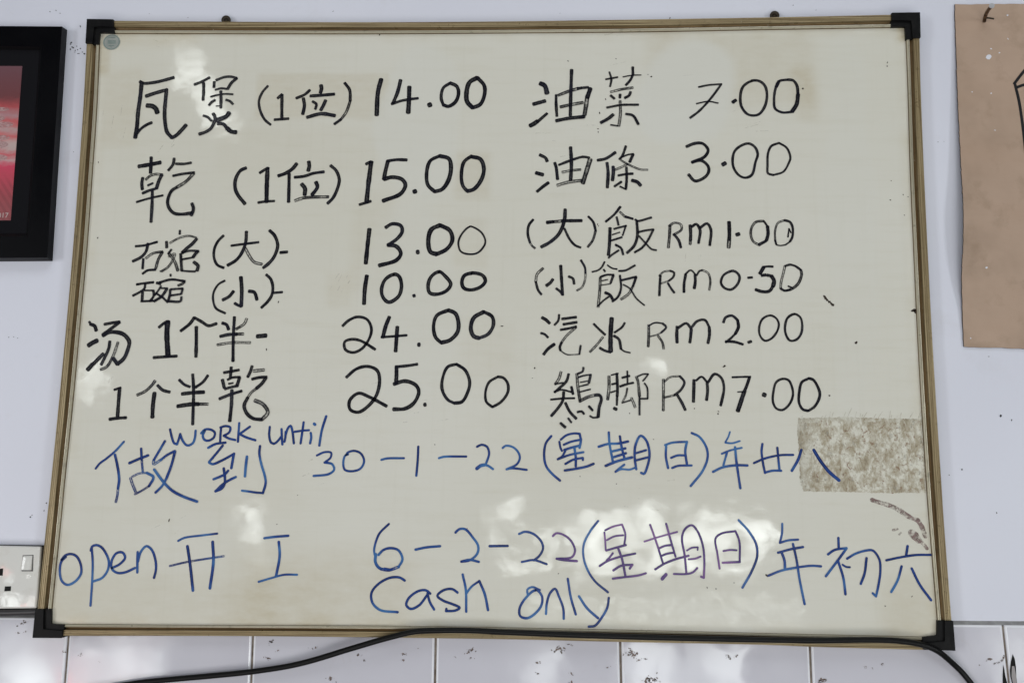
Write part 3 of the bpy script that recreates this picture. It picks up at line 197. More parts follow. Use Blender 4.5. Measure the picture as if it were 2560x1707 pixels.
"lamps":{"main":[0.659,-3.2,-0.506,1.056,0.349],"low":[0.645,-3.2,-0.817,1.344,0.205],"mid":[-0.078,-3.2,-0.497,0.228,0.398],"mid2":[0.131,-3.2,-0.541,0.284,0.265],"strip":[-1.333,-3.2,-0.429,0.115,0.211],"strip2":[-1.291,-3.2,-0.56,0.096,0.172],"streak":[-1.797,-3.2,1.947,0.177,0.395],"streak2":[-1.66,-3.2,1.694,0.144,0.35],"leftpatch":[-2.158,-3.2,0.211,0.197,0.168],"small":[0.587,-3.2,0.3,0.155,0.136],"fire":[-1.558,-3.2,1.554,0.164,0.164],"ta":[0.08,-3.2,-1.083,0.176,0.241],"tb":[0.586,-3.2,-1.074,0.259,0.241],"tc":[0.908,-3.2,-1.069,0.305,0.24],"td":[2.237,-3.2,-1.015,0.165,0.311],"te":[-2.369,-3.2,-1.101,0.359,0.303],"tf":[-1.908,-3.2,-1.117,0.452,0.245],"red":[-2.046,-3.2,-1.186,0.282,0.188],"sock":[-2.446,-3.2,-0.734,0.153,0.211],"red_b":[-2.501,-3.2,-0.623,0.173,0.115]},
"cam":[[0.99945,-0.006157,0.032574,0.068379],[0.031293,-0.149136,-0.988321,-1.239883],[0.010943,0.988797,-0.148862,-0.224636]],
}

sc = bpy.context.scene
COL = sc.collection
WALL, TILE, PANEL = 0.02, 0.014, 0.006

# ---------------------------------------------------------------- camera
cd = bpy.data.cameras.new('camera')
cam = bpy.data.objects.new('camera', cd)
COL.objects.link(cam)
m = [r[:] for r in DATA['cam']] + [[0, 0, 0, 1]]
cam.matrix_world = Matrix(m)
cd.sensor_width = 36.0
cd.lens = 36.0 * 2300.0 / 2560.0
cd.clip_start = 0.05
cd.clip_end = 50
sc.camera = cam

# ---------------------------------------------------------------- world and lamps
w = bpy.data.worlds.new('World')
sc.world = w
w.use_nodes = True
bg = w.node_tree.nodes['Background']
bg.inputs['Color'].default_value = (0.86, 0.92, 1.0, 1)
bg.inputs['Strength'].default_value = 0.075
sc.view_settings.view_transform = 'Standard'
sc.view_settings.look = 'None'
sc.view_settings.exposure = 0.0
sc.view_settings.gamma = 1.0


def area(name, loc, sx, sy, power, color, target=None, soft=None, seed=0.0, scale=3.0, thr=0.5, rot=0.0, contrast=2.1):
    l = bpy.data.lights.new(name, 'AREA')
    l.shape = 'RECTANGLE'
    l.size, l.size_y = sx, sy
    l.energy = power
    l.color = color
    o = bpy.data.objects.new(name, l)
    COL.objects.link(o)
    o.location = loc
    t = Vector(target) if target else Vector((loc[0], 0, loc[2]))
    q = (t - Vector(loc)).to_track_quat('-Z', 'Y')
    o.rotation_euler = q.to_euler()
    if rot:
        o.rotation_euler.rotate_axis('Z', rot)
    if soft:
        # noise shapes the lamp into an irregular soft-edged patch
        l.use_nodes = True
        nt = l.node_tree
        N = nt.nodes
        N.clear()
        out = N.new('ShaderNodeOutputLight')
        em = N.new('ShaderNodeEmission')
        g = N.new('ShaderNodeNewGeometry')
        sep = N.new('ShaderNodeSeparateXYZ')
        nt.links.new(g.outputs['Parametric'], sep.inputs[0])
        def M(op, a, b=None, c=None):
            n = N.new('ShaderNodeMath')
            n.operation = op
            for i, v in enumerate((a, b, c)):
                if v is None:
                    continue
                if isinstance(v, (int, float)):
                    n.inputs[i].default_value = v
                else:
                    nt.links.new(v, n.inputs[i])
            return n.outputs[0]
        def edge(s):
            d = M('ABSOLUTE', M('SUBTRACT', s, 0.5))
            return M('SUBTRACT', 0.5, d)
        ex, ey = edge(sep.outputs[0]), edge(sep.outputs[1])
        e = M('MINIMUM', M('MULTIPLY', ex, sx / min(sx, sy)), M('MULTIPLY', ey, sy / min(sx, sy)))
        nz = N.new('ShaderNodeTexNoise')
        nz.inputs['Scale'].default_value = scale
        nz.inputs['Detail'].default_value = 3
        mp = N.new('ShaderNodeMapping')
        mp.inputs['Location'].default_value = (seed, seed * 1.7, 0)
        mp.inputs['Scale'].default_value = (sx / sy, 1, 1)
        nt.links.new(g.outputs['Parametric'], mp.inputs[0])
        nt.links.new(mp.outputs[0], nz.inputs['Vector'])
        val = M('ADD', M('MINIMUM', M('MULTIPLY', e, 3.2), 0.55), M('MULTIPLY', M('SUBTRACT', nz.outputs['Fac'], thr), contrast))
        rg = N.new('ShaderNodeMapRange')
        rg.interpolation_type = 'SMOOTHSTEP'
        rg.inputs['From Min'].default_value = 0.25
        rg.inputs['From Max'].default_value = 0.25 + soft
        nt.links.new(val, rg.inputs['Value'])
        nt.links.new(rg.outputs[0], em.inputs['Strength'])
        nt.links.new(em.outputs[0], out.inputs[0])
    return o


area('overhead_fill', (0.3, -2.2, 2.6), 3.2, 1.4, 27, (0.95, 0.98, 1.0), target=(0, 0, 0.0))  # unseen overhead fill added to raise the light on the wall
area('low_front_fill', (0.2, -3.6, -2.6), 4.0, 1.6, 59, (1.0, 0.985, 0.955), target=(0, 0, -0.2))  # unseen low fill added in front to lift the lower board
area('side_fill', (-3.25, -3.1, -0.2), 0.7, 2.0, 37, (0.95, 0.98, 1.0), target=(0, 0, 0))  # unseen side fill added to brighten tile and rail edges
area('side_fill', (3.25, -3.1, -0.2), 0.7, 2.0, 29.5, (0.95, 0.98, 1.0), target=(0, 0, 0))  # matching added fill from the right
LAMPS = {  # radiance of each unseen lamp added for a patch mirrored in board and tiles
    'main': (13.5, .85, 3.1, 2.6, .45), 'low': (8, .8, 7.7, 7.0, .56), 'mid': (8, .6, 1.3, 4.0, .56), 'mid2': (8, .6, 31.3, 2.0, .5),
    'strip': (9, .6, 5.5, 1.6, .48), 'strip2': (4, .6, 45.5, 1.6, .5), 'streak': (11, 1.0, 2.2, 1.2, .46), 'streak2': (8, .7, 9.2, 1.2, .48),
    'leftpatch': (10, .8, 4.2, 1.2, .47), 'small': (9, .8, 6.2, 1.0, .45), 'fire': (5, .8, 66.2, 1.0, .45),
    'ta': (6, .6, 8.2, 1.5, .40), 'tb': (8, .5, 12.2, 1.5, .40), 'tc': (8, .5, 14.2, 1.5, .40), 'td': (10, .5, 14.9, 1.5, .40),
    'te': (13, .7, 17.2, 2.5, .42), 'tf': (11, .7, 19.2, 2.5, .42), 'red': (16, .6, 21.2, 1.5, .30),
    'sock': (9, .9, 23.2, 3.5, .42), 'red_b': (9, .8, 25.2, 1.5, .42)}
ROT = {'streak': 0.3, 'streak2': 0.4, 'leftpatch': 0.7, 'mid': 0.15}
for k, (rad, soft, seed, scl, thr) in LAMPS.items():
    x, y, z, sx, sy = DATA['lamps'][k]
    area('glare_lamp', (x, y, z), sx, sy, rad * math.pi * sx * sy, (1.0, 0.25, 0.22) if k.startswith('red') else (0.95, 1.0, 0.98), soft=soft, seed=seed,
         scale=scl, thr=thr, rot=ROT.get(k, 0))

# ---------------------------------------------------------------- helpers


def new_mat(name, color=(0.5, 0.5, 0.5), rough=0.5, metal=0.0, spec=0.5):
    mt = bpy.data.materials.new(name)
    mt.use_nodes = True
    b = mt.node_tree.nodes['Principled BSDF']
    b.inputs['Base Color'].default_value = (*color, 1)
    b.inputs['Roughness'].default_value = rough
    b.inputs['Metallic'].default_value = metal
    b.inputs['Specular IOR Level'].default_value = spec
    return mt


class NT:
    """small shorthand for building node trees"""
    def __init__(self, mt):
        self.t = mt.node_tree
        self.b = self.t.nodes['Principled BSDF']

    def n(self, kind, **kw):
        nd = self.t.nodes.new('ShaderNode' + kind)
        for k, v in kw.items():
            if k in nd.inputs:
                nd.inputs[k].default_value = v
            else:
                setattr(nd, k, v)
        return nd

    def l(self, a, b):
        self.t.links.new(a, b)

    def coords(self, scale=(1, 1, 1), loc=(0, 0, 0), kind='Object', rot=(0, 0, 0)):
        tc = self.n('TexCoord')
        mp = self.n('Mapping')
        mp.inputs['Scale'].default_value = scale
        mp.inputs['Location'].default_value = loc
        mp.inputs['Rotation'].default_value = rot
        self.l(tc.outputs[kind], mp.inputs[0])
        return mp.outputs[0]

    def noise(self, vec, scale=5, detail=3, rough=0.5, dist=0.0):
        nd = self.n('TexNoise')
        nd.inputs['Scale'].default_value = scale
        nd.inputs['Detail'].default_value = detail
        nd.inputs['Roughness'].default_value = rough
        nd.inputs['Distortion'].default_value = dist
        self.l(vec, nd.inputs['Vector'])
        return nd.outputs['Fac']

    def ramp(self, fac, stops):
        nd = self.n('ValToRGB')
        e = nd.color_ramp.elements
        while len(e) < len(stops):
            e.new(0.5)
        for el, (p, c) in zip(e, stops):
            el.position = p
            el.color = (*c, 1) if len(c) == 3 else c
        self.l(fac, nd.inputs['Fac'])
        return nd.outputs['Color']

    def mix(self, fac, a, b, mode='MIX'):
        nd = self.n('Mix', data_type='RGBA', blend_type=mode)
        for i, v in ((0, fac), (6, a), (7, b)):
            if isinstance(v, (int, float)):
                nd.inputs[i].default_value = v
            elif isinstance(v, tuple):
                nd.inputs[i].default_value = (*v, 1)
            else:
                self.l(v, nd.inputs[i])
        return nd.outputs[2]

    def math(self, op, a, b=None, clamp=False):
        nd = self.n('Math', operation=op, use_clamp=clamp)
        for i, v in enumerate((a, b)):
            if v is None:
                continue
            if isinstance(v, (int, float)):
                nd.inputs[i].default_value = v
            else:
                self.l(v, nd.inputs[i])
        return nd.outputs[0]

    def rng(self, v, a, b, c=0.0, d=1.0):
        nd = self.n('MapRange')
        nd.inputs['From Min'].default_value = a
        nd.inputs['From Max'].default_value = b
        nd.inputs['To Min'].default_value = c
        nd.inputs['To Max'].default_value = d
        self.l(v, nd.inputs['Value'])
        return nd.outputs[0]

    def bump(self, h, strength=0.2, dist=0.001, normal=None):
        nd = self.n('Bump')
        nd.inputs['Strength'].default_value = strength
        nd.inputs['Distance'].default_value = dist
        self.l(h, nd.inputs['Height'])
        if normal is not None:
            self.l(normal, nd.inputs['Normal'])
        self.l(nd.outputs[0], self.b.inputs['Normal'])
        return nd.outputs[0]

    def set(self, name, v):
        if isinstance(v, (int, float)):
            self.b.inputs[name].default_value = v
        else:
            self.l(v, self.b.inputs[name])


def link(name, me, mat=None, parent=None):
    if mat is not None:
        for x in (mat if isinstance(mat, list) else [mat]):
            me.materials.append(x)
    o = bpy.data.objects.new(name, me)
    COL.objects.link(o)
    if parent is not None:
        o.parent = parent
    return o


def from_bm(name, bm, mat=None, parent=None, smooth=False):
    bmesh.ops.recalc_face_normals(bm, faces=bm.faces)
    me = bpy.data.meshes.new(name)
    bm.to_mesh(me)
    bm.free()
    if smooth:
        for p in me.polygons:
            p.use_smooth = True
    return link(name, me, mat, parent)


def thing(name, label, cat, loc=(0, 0, 0)):
    o = bpy.data.objects.new(name, None)
    COL.objects.link(o)
    o.location = loc
    o.empty_display_size = 0.05
    o['label'] = label
    o['category'] = cat
    return o


def prism(bm, pts, yf, yb, bevel=0.0, seg=2):
    """pts: [(x, z), ...]; front face at yf, back at yb"""
    f = [bm.verts.new((p[0], yf, p[1])) for p in pts]
    b = [bm.verts.new((p[0], yb, p[1])) for p in pts]
    n = len(pts)
    faces = [bm.faces.new(f), bm.faces.new(b[::-1])]
    for i in range(n):
        faces.append(bm.faces.new((f[i], b[i], b[(i + 1) % n], f[(i + 1) % n])))
    if bevel:
        ed = [e for e in faces[0].edges]
        for i in range(n):
            e = bm.edges.get((f[i], b[i]))
            if e:
                ed.append(e)
        bmesh.ops.bevel(bm, geom=ed, offset=bevel, segments=seg, profile=0.6, affect='EDGES', clamp_overlap=True)
    return faces


def catmull(P, step, closed=False):
    """smooth curve through 2-D or 3-D points"""
    P = [Vector(p) for p in P]
    if len(P) == 2:
        n = max(1, int((P[1] - P[0]).length / step))
        return [P[0].lerp(P[1], i / n) for i in range(n + 1)]
    if closed:
        Q = [P[-2]] + P + [P[1]]
    else:
        Q = [P[0] * 2 - P[1]] + P + [P[-1] * 2 - P[-2]]
    out = []
    for i in range(1, len(Q) - 2):
        p0, p1, p2, p3 = Q[i - 1:i + 3]
        t0 = 0.0
        t1 = t0 + max(1e-6, (p1 - p0).length) ** 0.5
        t2 = t1 + max(1e-6, (p2 - p1).length) ** 0.5
        t3 = t2 + max(1e-6, (p3 - p2).length) ** 0.5
        n = max(1, int((p2 - p1).length / step))
        for k in range(n):
            t = t1 + (t2 - t1) * k / n
            a1 = p0 * ((t1 - t) / (t1 - t0)) + p1 * ((t - t0) / (t1 - t0))
            a2 = p1 * ((t2 - t) / (t2 - t1)) + p2 * ((t - t1) / (t2 - t1))
            a3 = p2 * ((t3 - t) / (t3 - t2)) + p3 * ((t - t2) / (t3 - t2))
            b1 = a1 * ((t2 - t) / (t2 - t0)) + a2 * ((t - t0) / (t2 - t0))
            b2 = a2 * ((t3 - t) / (t3 - t1)) + a3 * ((t - t1) / (t3 - t1))
            out.append(b1 * ((t2 - t) / (t2 - t1)) + b2 * ((t - t1) / (t2 - t1)))
    out.append(P[-1])
    return out


def ribbon(V, F, UV, DRY, pts, width, y, dry, rnd, cap=1.0, jit=0.10):
    """one pen stroke: a flat band on the board that keeps the pen's width, with rounded ends"""
    n = len(pts)
    if n < 2:
        return
    hw = width / 2
    T = []
    for i in range(n):
        d = pts[min(n - 1, i + 1)] - pts[max(0, i - 1)]
        T.append(d.normalized() if d.length > 0 else Vector((1, 0)))
    rows = []
    L = 0.0
    wob = [rnd.uniform(-1, 1) for _ in range(n + 4)]
    def add(c, t, h, u):
        nrm = Vector((-t[1], t[0]))
        r = []
        for v in (-1, 0, 1):
            V.append((c[0] + nrm[0] * h * v, y, c[1] + nrm[1] * h * v))
            UV.append((u, v))
            DRY.append(dry)
            r.append(len(V) - 1)
        rows.append(r)
    # start cap
    for a in (88, 60, 30):
        s, c_ = math.sin(math.radians(a)), math.cos(math.radians(a))
        add(pts[0] - T[0] * hw * s * cap, T[0], hw * max(c_, 0.08), -hw * s)
    for i in range(n):
        if i:
            L += (pts[i] - pts[i - 1]).length
        k = (wob[i] + wob[i + 1] + wob[i + 2]) / 3
        add(pts[i], T[i], hw * (1 + jit * k), L)
    for a in (30, 60, 88):
        s, c_ = math.sin(math.radians(a)), math.cos(math.radians(a))
        add(pts[-1] + T[-1] * hw * s * cap, T[-1], hw * max(c_, 0.08), L + hw * s)
    for r0, r1 in zip(rows, rows[1:]):
        F.append((r0[0], r1[0], r1[1], r0[1]))
        F.append((r0[1], r1[1], r1[2], r0[2]))


def ribbon_mesh(name, strokes, y0, mat, parent, seed=0, cap=1.0, jit=0.1, step=0.0022, dy=0.00003):
    V, F, UV, DRY = [], [], [], []
    rnd = random.Random(seed)
    for k, (wd, dry, pts) in enumerate(strokes):
        closed = len(pts) > 5 and (Vector(pts[0]) - Vector(pts[-1])).length < 0.0012
        c = catmull(pts, step, closed)
        ribbon(V, F, UV, DRY, c, wd, y0 - k * dy, dry, rnd, cap, jit)
    me = bpy.data.meshes.new(name)
    me.from_pydata(V, [], F)
    uv = me.uv_layers.new(name='UVMap')
    for lp in me.loops:
        uv.data[lp.index].uv = UV[lp.vertex_index]
    at = me.attributes.new('dry', 'FLOAT', 'POINT')
    for i, d in enumerate(DRY):
        at.data[i].value = d
    # faces towards the viewer
    for p in me.polygons:
        if p.normal.y > 0:
            p.flip()
    me.update()
    return link(name, me, mat, parent)


def blobs(name, items, mat, parent, seed=3, stretch=1.3, kind='stuff', spread=0, k_=0.00072):
    rnd = random.Random(seed)
    bm = bmesh.new()
    for x, y, z, r in items:
        r = r * k_
        for s in range(1 + spread):
            if s:
                cx, cz, rr = x + rnd.gauss(0, r * 1.5), z + rnd.gauss(0, r * .8), r * rnd.uniform(.2, .5)
            else:
                cx, cz, rr = x, z, r
            a0 = rnd.uniform(0, 3.14)
            st = rnd.uniform(1, stretch)
            n = 9
            vs = []
            for i in range(n):
                a = 2 * math.pi * i / n
                q = rr * rnd.uniform(0.75, 1.15)
                dx, dz = q * st * math.cos(a), q / st * math.sin(a)
                vs.append(bm.verts.new((cx + dx * math.cos(a0) - dz * math.sin(a0), y - s * 0.00004,
                                        cz + dx * math.sin(a0) + dz * math.cos(a0))))
            bm.faces.new(vs)
    o = from_bm(name, bm, mat, parent)
    if kind:
        o['kind'] = kind
    return o


def xz(p):
    return (p[0], p[2])


# ---------------------------------------------------------------- materials
# painted upper wall
m_wall = new_mat('painted_wall', (0.72, 0.73, 0.78), 0.42)
t = NT(m_wall)
c = t.coords()
big = t.noise(c, 3.0, 3, .5)
fine = t.noise(c, 60, 4, .6)
col = t.ramp(big, [(0.3, (0.70, 0.715, 0.805)), (0.7, (0.745, 0.765, 0.855))])
col = t.mix(t.rng(t.noise(c, 9, 5, .65, .6), .60, .80, 0, .28), col, (0.56, 0.55, 0.57))
t.set('Base Color', t.mix(t.rng(fine, .62, .8, 0, .15), col, (0.6, 0.6, 0.62)))
t.set('Roughness', t.rng(big, .3, .7, .35, .5))
t.bump(t.math('ADD', t.math('MULTIPLY', t.noise(c, 14, 2), 1.0), t.math('MULTIPLY', fine, .12)), .35, .002)

# glazed tile
m_tile = new_mat('glazed_tile', (0.74, 0.745, 0.80), 0.1)
t = NT(m_tile)
c = t.coords()
oi = t.n('ObjectInfo')
col = t.mix(t.rng(t.noise(c, 5, 4, .6), .45, .75, 0, .5), (0.60, 0.595, 0.655), (0.50, 0.49, 0.55))
col = t.mix(t.rng(t.noise(c, 26, 5, .7, .4), .62, .78, 0, .35), col, (0.48, 0.44, 0.43))
t.set('Base Color', t.mix(t.rng(oi.outputs['Random'], 0, 1, 0, .3), col, (0.68, 0.68, 0.75)))
t.set('Roughness', t.rng(t.noise(c, 12, 4), .4, .7, .05, .16))
t.bump(t.noise(c, 7, 3, .5), .3, .0025)

m_rim = new_mat('painted_rim_highlight', (0.86, 0.87, 0.92), 0.12)  # whiter colour paints the edge highlights beside the tile joints
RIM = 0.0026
m_grout = new_mat('grout', (0.2, 0.16, 0.13), 0.9)
t = NT(m_grout)
c = t.coords()
t.set('Base Color', t.ramp(t.noise(c, 90, 4), [(0.35, (0.13, 0.10, 0.08)), (0.7, (0.30, 0.26, 0.22))]))
m_mortar = new_mat('mortar', (0.3, 0.3, 0.3), 0.9)
t = NT(m_mortar)
c = t.coords()
t.set('Base Color', t.ramp(t.noise(c, 60, 4), [(0.35, (0.26, 0.26, 0.26)), (0.7, (0.40, 0.40, 0.40))]))

# whiteboard sheet, yellowed; the 'stain' attribute carries the grime map
m_panel = new_mat('whiteboard_sheet', (0.7, 0.7, 0.6), 0.16)
t = NT(m_panel)
c = t.coords()
at = t.n('Attribute', attribute_name='stain')
base = t.ramp(t.noise(c, 2.2, 3, .5), [(0.3, (0.705, 0.692, 0.602)), (0.7, (0.745, 0.737, 0.665))])
st = t.noise(t.coords((2.5, 1, 34)), 3, 4, .6)
st2 = t.noise(t.coords((40, 1, 1.6)), 3, 3, .6)
base = t.mix(t.rng(st, .5, .8, 0, .25), base, (0.62, 0.595, 0.475))
base = t.mix(t.rng(st2, .55, .85, 0, .20), base, (0.60, 0.585, 0.48))
st3 = t.noise(t.coords((5, 1, 30), rot=(0, .5, 0)), 2, 5, .65)
base = t.mix(t.rng(st3, .54, .78, 0, .22), base, (0.60, 0.575, 0.46))
dirt = t.mix(t.rng(t.noise(c, 20, 4), .3, .7), (0.54, 0.475, 0.33), (0.59, 0.535, 0.40))
fac = t.math('MULTIPLY', at.outputs['Fac'], t.rng(t.noise(t.coords((4, 1, 10)), 8, 4, .65), .25, .75, .45, 1.25), clamp=True)
base = t.mix(fac, base, dirt)
cl = t.n('Attribute', attribute_name='clean')
base = t.mix(cl.outputs['Fac'], base, (0.725, 0.73, 0.675))
t.set('Base Color', base)
t.set('Roughness', t.math('ADD', t.rng(t.noise(t.coords((3, 1, 9)), 6, 4, .6), .3, .7, .03, .065), t.math('MULTIPLY', fac, .15)))
h = t.math('ADD', t.noise(t.coords((1, 1, 1.4)), 7, 3, .5), t.math('MULTIPLY', t.noise(c, 45, 3, .5), .05))
t.bump(h, .25, .003)


def ink_mat(name, dark, mid, light, dryness=1.0, split=(.35, .55, .75)):
    mt = new_mat(name, dark, 0.2, 0, 0.2)
    t = NT(mt)
    c = t.coords()
    nz = t.noise(c, 26, 2, .5)
    col = t.ramp(nz, [(split[0], dark), (split[1], mid), (split[2], light)])
    tc = t.n('TexCoord')
    sp = t.n('SeparateXYZ')
    t.l(tc.outputs['UV'], sp.inputs[0])
    a = t.math('ABSOLUTE', sp.outputs[1])
    core = t.rng(a, .15, .8, 1.0, 0.0)
    at = t.n('Attribute', attribute_name='dry')
    # dry pen: the middle of the band breaks up into cross streaks
    mp = t.n('Mapping')
    mp.inputs['Scale'].default_value = (420, 1.1, 1)
    t.l(tc.outputs['UV'], mp.inputs[0])
    stre = t.noise(mp.outputs[0], 1, 2, .6)
    area_ = t.noise(c, 60, 2, .5)
    gate = t.math('MULTIPLY', core, t.rng(area_, .40, .58, .4, 1.0))
    amount = t.math('ADD', t.math('MULTIPLY', at.outputs['Fac'], .95), .32 * dryness)
    loss = t.math('MULTIPLY', t.math('MULTIPLY', gate, amount), t.rng(stre, .38, .62, .35, 1.0), clamp=True)
    edge = t.math('MULTIPLY', t.rng(a, .72, 1.0), t.rng(t.noise(c, 700, 2), .45, .6, 0, .55))
    t.set('Base Color', t.mix(t.math('MULTIPLY', core, .35), col, light))
    t.set('Alpha', t.math('SUBTRACT', 1.0, t.math('ADD', loss, t.math('MULTIPLY', edge, .5)), clamp=True))
    return mt


m_black = ink_mat('black_marker_ink', (0.004, 0.004, 0.007), (0.006, 0.006, 0.011), (0.022, 0.023, 0.036))
m_blue = ink_mat('blue_marker_ink', (0.008, 0.007, 0.105), (0.016, 0.035, 0.21), (0.06, 0.17, 0.40), 0.35, (.40, .50, .63))
m_blue_sheen = ink_mat('blue_ink_painted_sheen', (0.030, 0.015, 0.13), (0.07, 0.035, 0.18), (0.22, 0.11, 0.30), 0.7, (.40, .50, .63))  # blue ink with the violet reflection sheen put into its colour

# aluminium rail
def alu(name, ca, cb, rough, axis):
    mt = new_mat(name, ca, rough, 0.3)
    t = NT(mt)
    sc_ = (3, 1, 220) if axis == 'x' else (220, 1, 3)
    ln = t.noise(t.coords(sc_), 2, 4, .6)
    sp = t.noise(t.coords(), 70, 4, .65)
    col = t.ramp(ln, [(0.36, ca), (0.64, cb)])
    col = t.mix(t.rng(sp, .58, .76, 0, .55), col, tuple(v * .35 for v in ca))
    col = t.mix(t.rng(t.noise(t.coords(), 230, 2), .74, .80, 0, .6), col, (0.6, 0.58, 0.5))
    t.set('Base Color', col)
    t.set('Roughness', t.rng(sp, .3, .7, rough - .1, rough + .15))
    t.bump(ln, .25, .0006)
    return mt

ALU = {}
for ax in 'xz':
    ALU[ax] = [alu('champagne_aluminium_' + ax, (0.19, 0.138, 0.066), (0.43, 0.345, 0.20), .34, ax),
               alu('dark_groove_' + ax, (0.10, 0.055, 0.016), (0.17, 0.105, 0.038), .5, ax),  # darker brown for the recessed groove and rail edges
               alu('bright_lip_' + ax, (0.42, 0.385, 0.28), (0.54, 0.50, 0.39), .34, ax)]

m_cap = new_mat('black_plastic', (0.012, 0.012, 0.013), 0.45, 0, .14)
t = NT(m_cap)
c = t.coords()
t.set('Base Color', t.ramp(t.noise(c, 60, 5, .65), [(0.35, (0.003, 0.003, 0.0035)), (0.62, (0.008, 0.008, 0.008)), (0.85, (0.03, 0.027, 0.024))]))
t.bump(t.noise(c, 300, 3), .3, .0004)
m_rust = new_mat('dark_tarnished_metal', (0.05, 0.04, 0.03), 0.45, 0.7)
m_nail = new_mat('rusty_nail_steel', (0.12, 0.09, 0.07), 0.4, 0.8)
t = NT(m_nail)
t.set('Base Color', t.ramp(t.noise(t.coords(), 160, 3), [(0.35, (0.03, 0.02, 0.015)), (0.6, (0.16, 0.10, 0.06)), (0.75, (0.35, 0.34, 0.33))]))
m_nailhead = new_mat('bright_nail_head', (0.6, 0.6, 0.62), 0.35, 0.5)
m_frame = new_mat('black_lacquer', (0.0015, 0.0015, 0.0025), 0.35, 0, .08)
t = NT(m_frame)
t.set('Roughness', t.rng(t.noise(t.coords(), 12, 3), .3, .7, .28, .5))
m_bevel = new_mat('satin_bevel', (0.006, 0.006, 0.007), 0.3, 0, .25)
m_mat_board = new_mat('black_mat_board', (0.003, 0.003, 0.005), 0.85, 0, .2)
m_cable = new_mat('black_rubber', (0.004, 0.004, 0.004), 0.38, 0, .22)
m_tube = new_mat('dark_grey_conduit', (0.045, 0.043, 0.045), 0.35)
m_sock = new_mat('white_bakelite', (0.72, 0.71, 0.67), 0.07)
t = NT(m_sock)
c = t.coords()
t.set('Base Color', t.mix(t.rng(t.noise(c, 45, 4, .6), .55, .75, 0, .4), (0.74, 0.735, 0.70), (0.60, 0.56, 0.49)))
t.bump(t.noise(c, 50, 3), .25, .001)
m_hole = new_mat('dark_hole', (0.004, 0.004, 0.004), 0.9)
m_speck = new_mat('dark_speck', (0.03, 0.018, 0.012), 0.7)
m_speckw = new_mat('black_fleck', (0.02, 0.02, 0.025), 0.7)
m_stain = new_mat('brown_stain', (0.10, 0.06, 0.045), 0.6)
t = NT(m_stain)
t.set('Base Color', t.ramp(t.noise(t.coords(), 130, 3), [(0.35, (0.05, 0.03, 0.022)), (0.7, (0.24, 0.17, 0.14))]))
t.set('Alpha', t.rng(t.noise(t.coords((1, 1, 1.8)), 420, 3), .42, .56, .0, 1))
m_greychip = new_mat('grey_primer', (0.33, 0.31, 0.31), 0.7)
m_white = new_mat('white_paint', (0.75, 0.76, 0.82), 0.5)

# ---------------------------------------------------------------- setting: wall and tiles
tl = DATA['tiletop']
def topz(x):
    (x0, _, z0), (x1, _, z1) = tl
    return z0 + (z1 - z0) * (x - x0) / (x1 - x0)

X0, X1, Z1, Z0 = -1.25, 1.25, 0.85, -0.85
bm = bmesh.new()
nx, nz = 50, 26
vs = []
for i in range(nx + 1):
    x = X0 + (X1 - X0) * i / nx
    zb = topz(x) - 0.002
    vs.append([bm.verts.new((x, WALL, zb + (Z1 - zb) * j / nz)) for j in range(nz + 1)])
for i in range(nx):
    for j in range(nz):
        bm.faces.new((vs[i][j], vs[i + 1][j], vs[i + 1][j + 1], vs[i][j + 1]))
wall = from_bm('wall', bm, m_wall, None, True)
wall['kind'] = 'structure'
blobs('black_flecks', DATA['speck_wall'], m_speckw, wall, 5, 1.8, k_=.0005)

bm = bmesh.new()
prism(bm, [(X0, topz(X0) - 0.0028), (X1, topz(X1) - 0.0028), (X1, Z0), (X0, Z0)], 0.0172, 0.03)
grout = from_bm('tiled_wall', bm, m_grout)
grout['kind'] = 'structure'
bm = bmesh.new()   # sloping mortar bead along the top of the tiles
f = [bm.verts.new(v) for v in ((X0, TILE + .0012, topz(X0) - 0.0012), (X1, TILE + .0012, topz(X1) - 0.0012),
                               (X1, WALL + .001, topz(X1) + 0.0042), (X0, WALL + .001, topz(X0) + 0.0042))]
bm.faces.new(f)
b = [bm.verts.new((v.co.x, 0.028, v.co.z)) for v in f]
bm.faces.new(b[::-1])
for i in range(4):
    bm.faces.new((f[i], b[i], b[(i + 1) % 4], f[(i + 1) % 4]))
from_bm('mortar_bead', bm, m_mortar, grout)

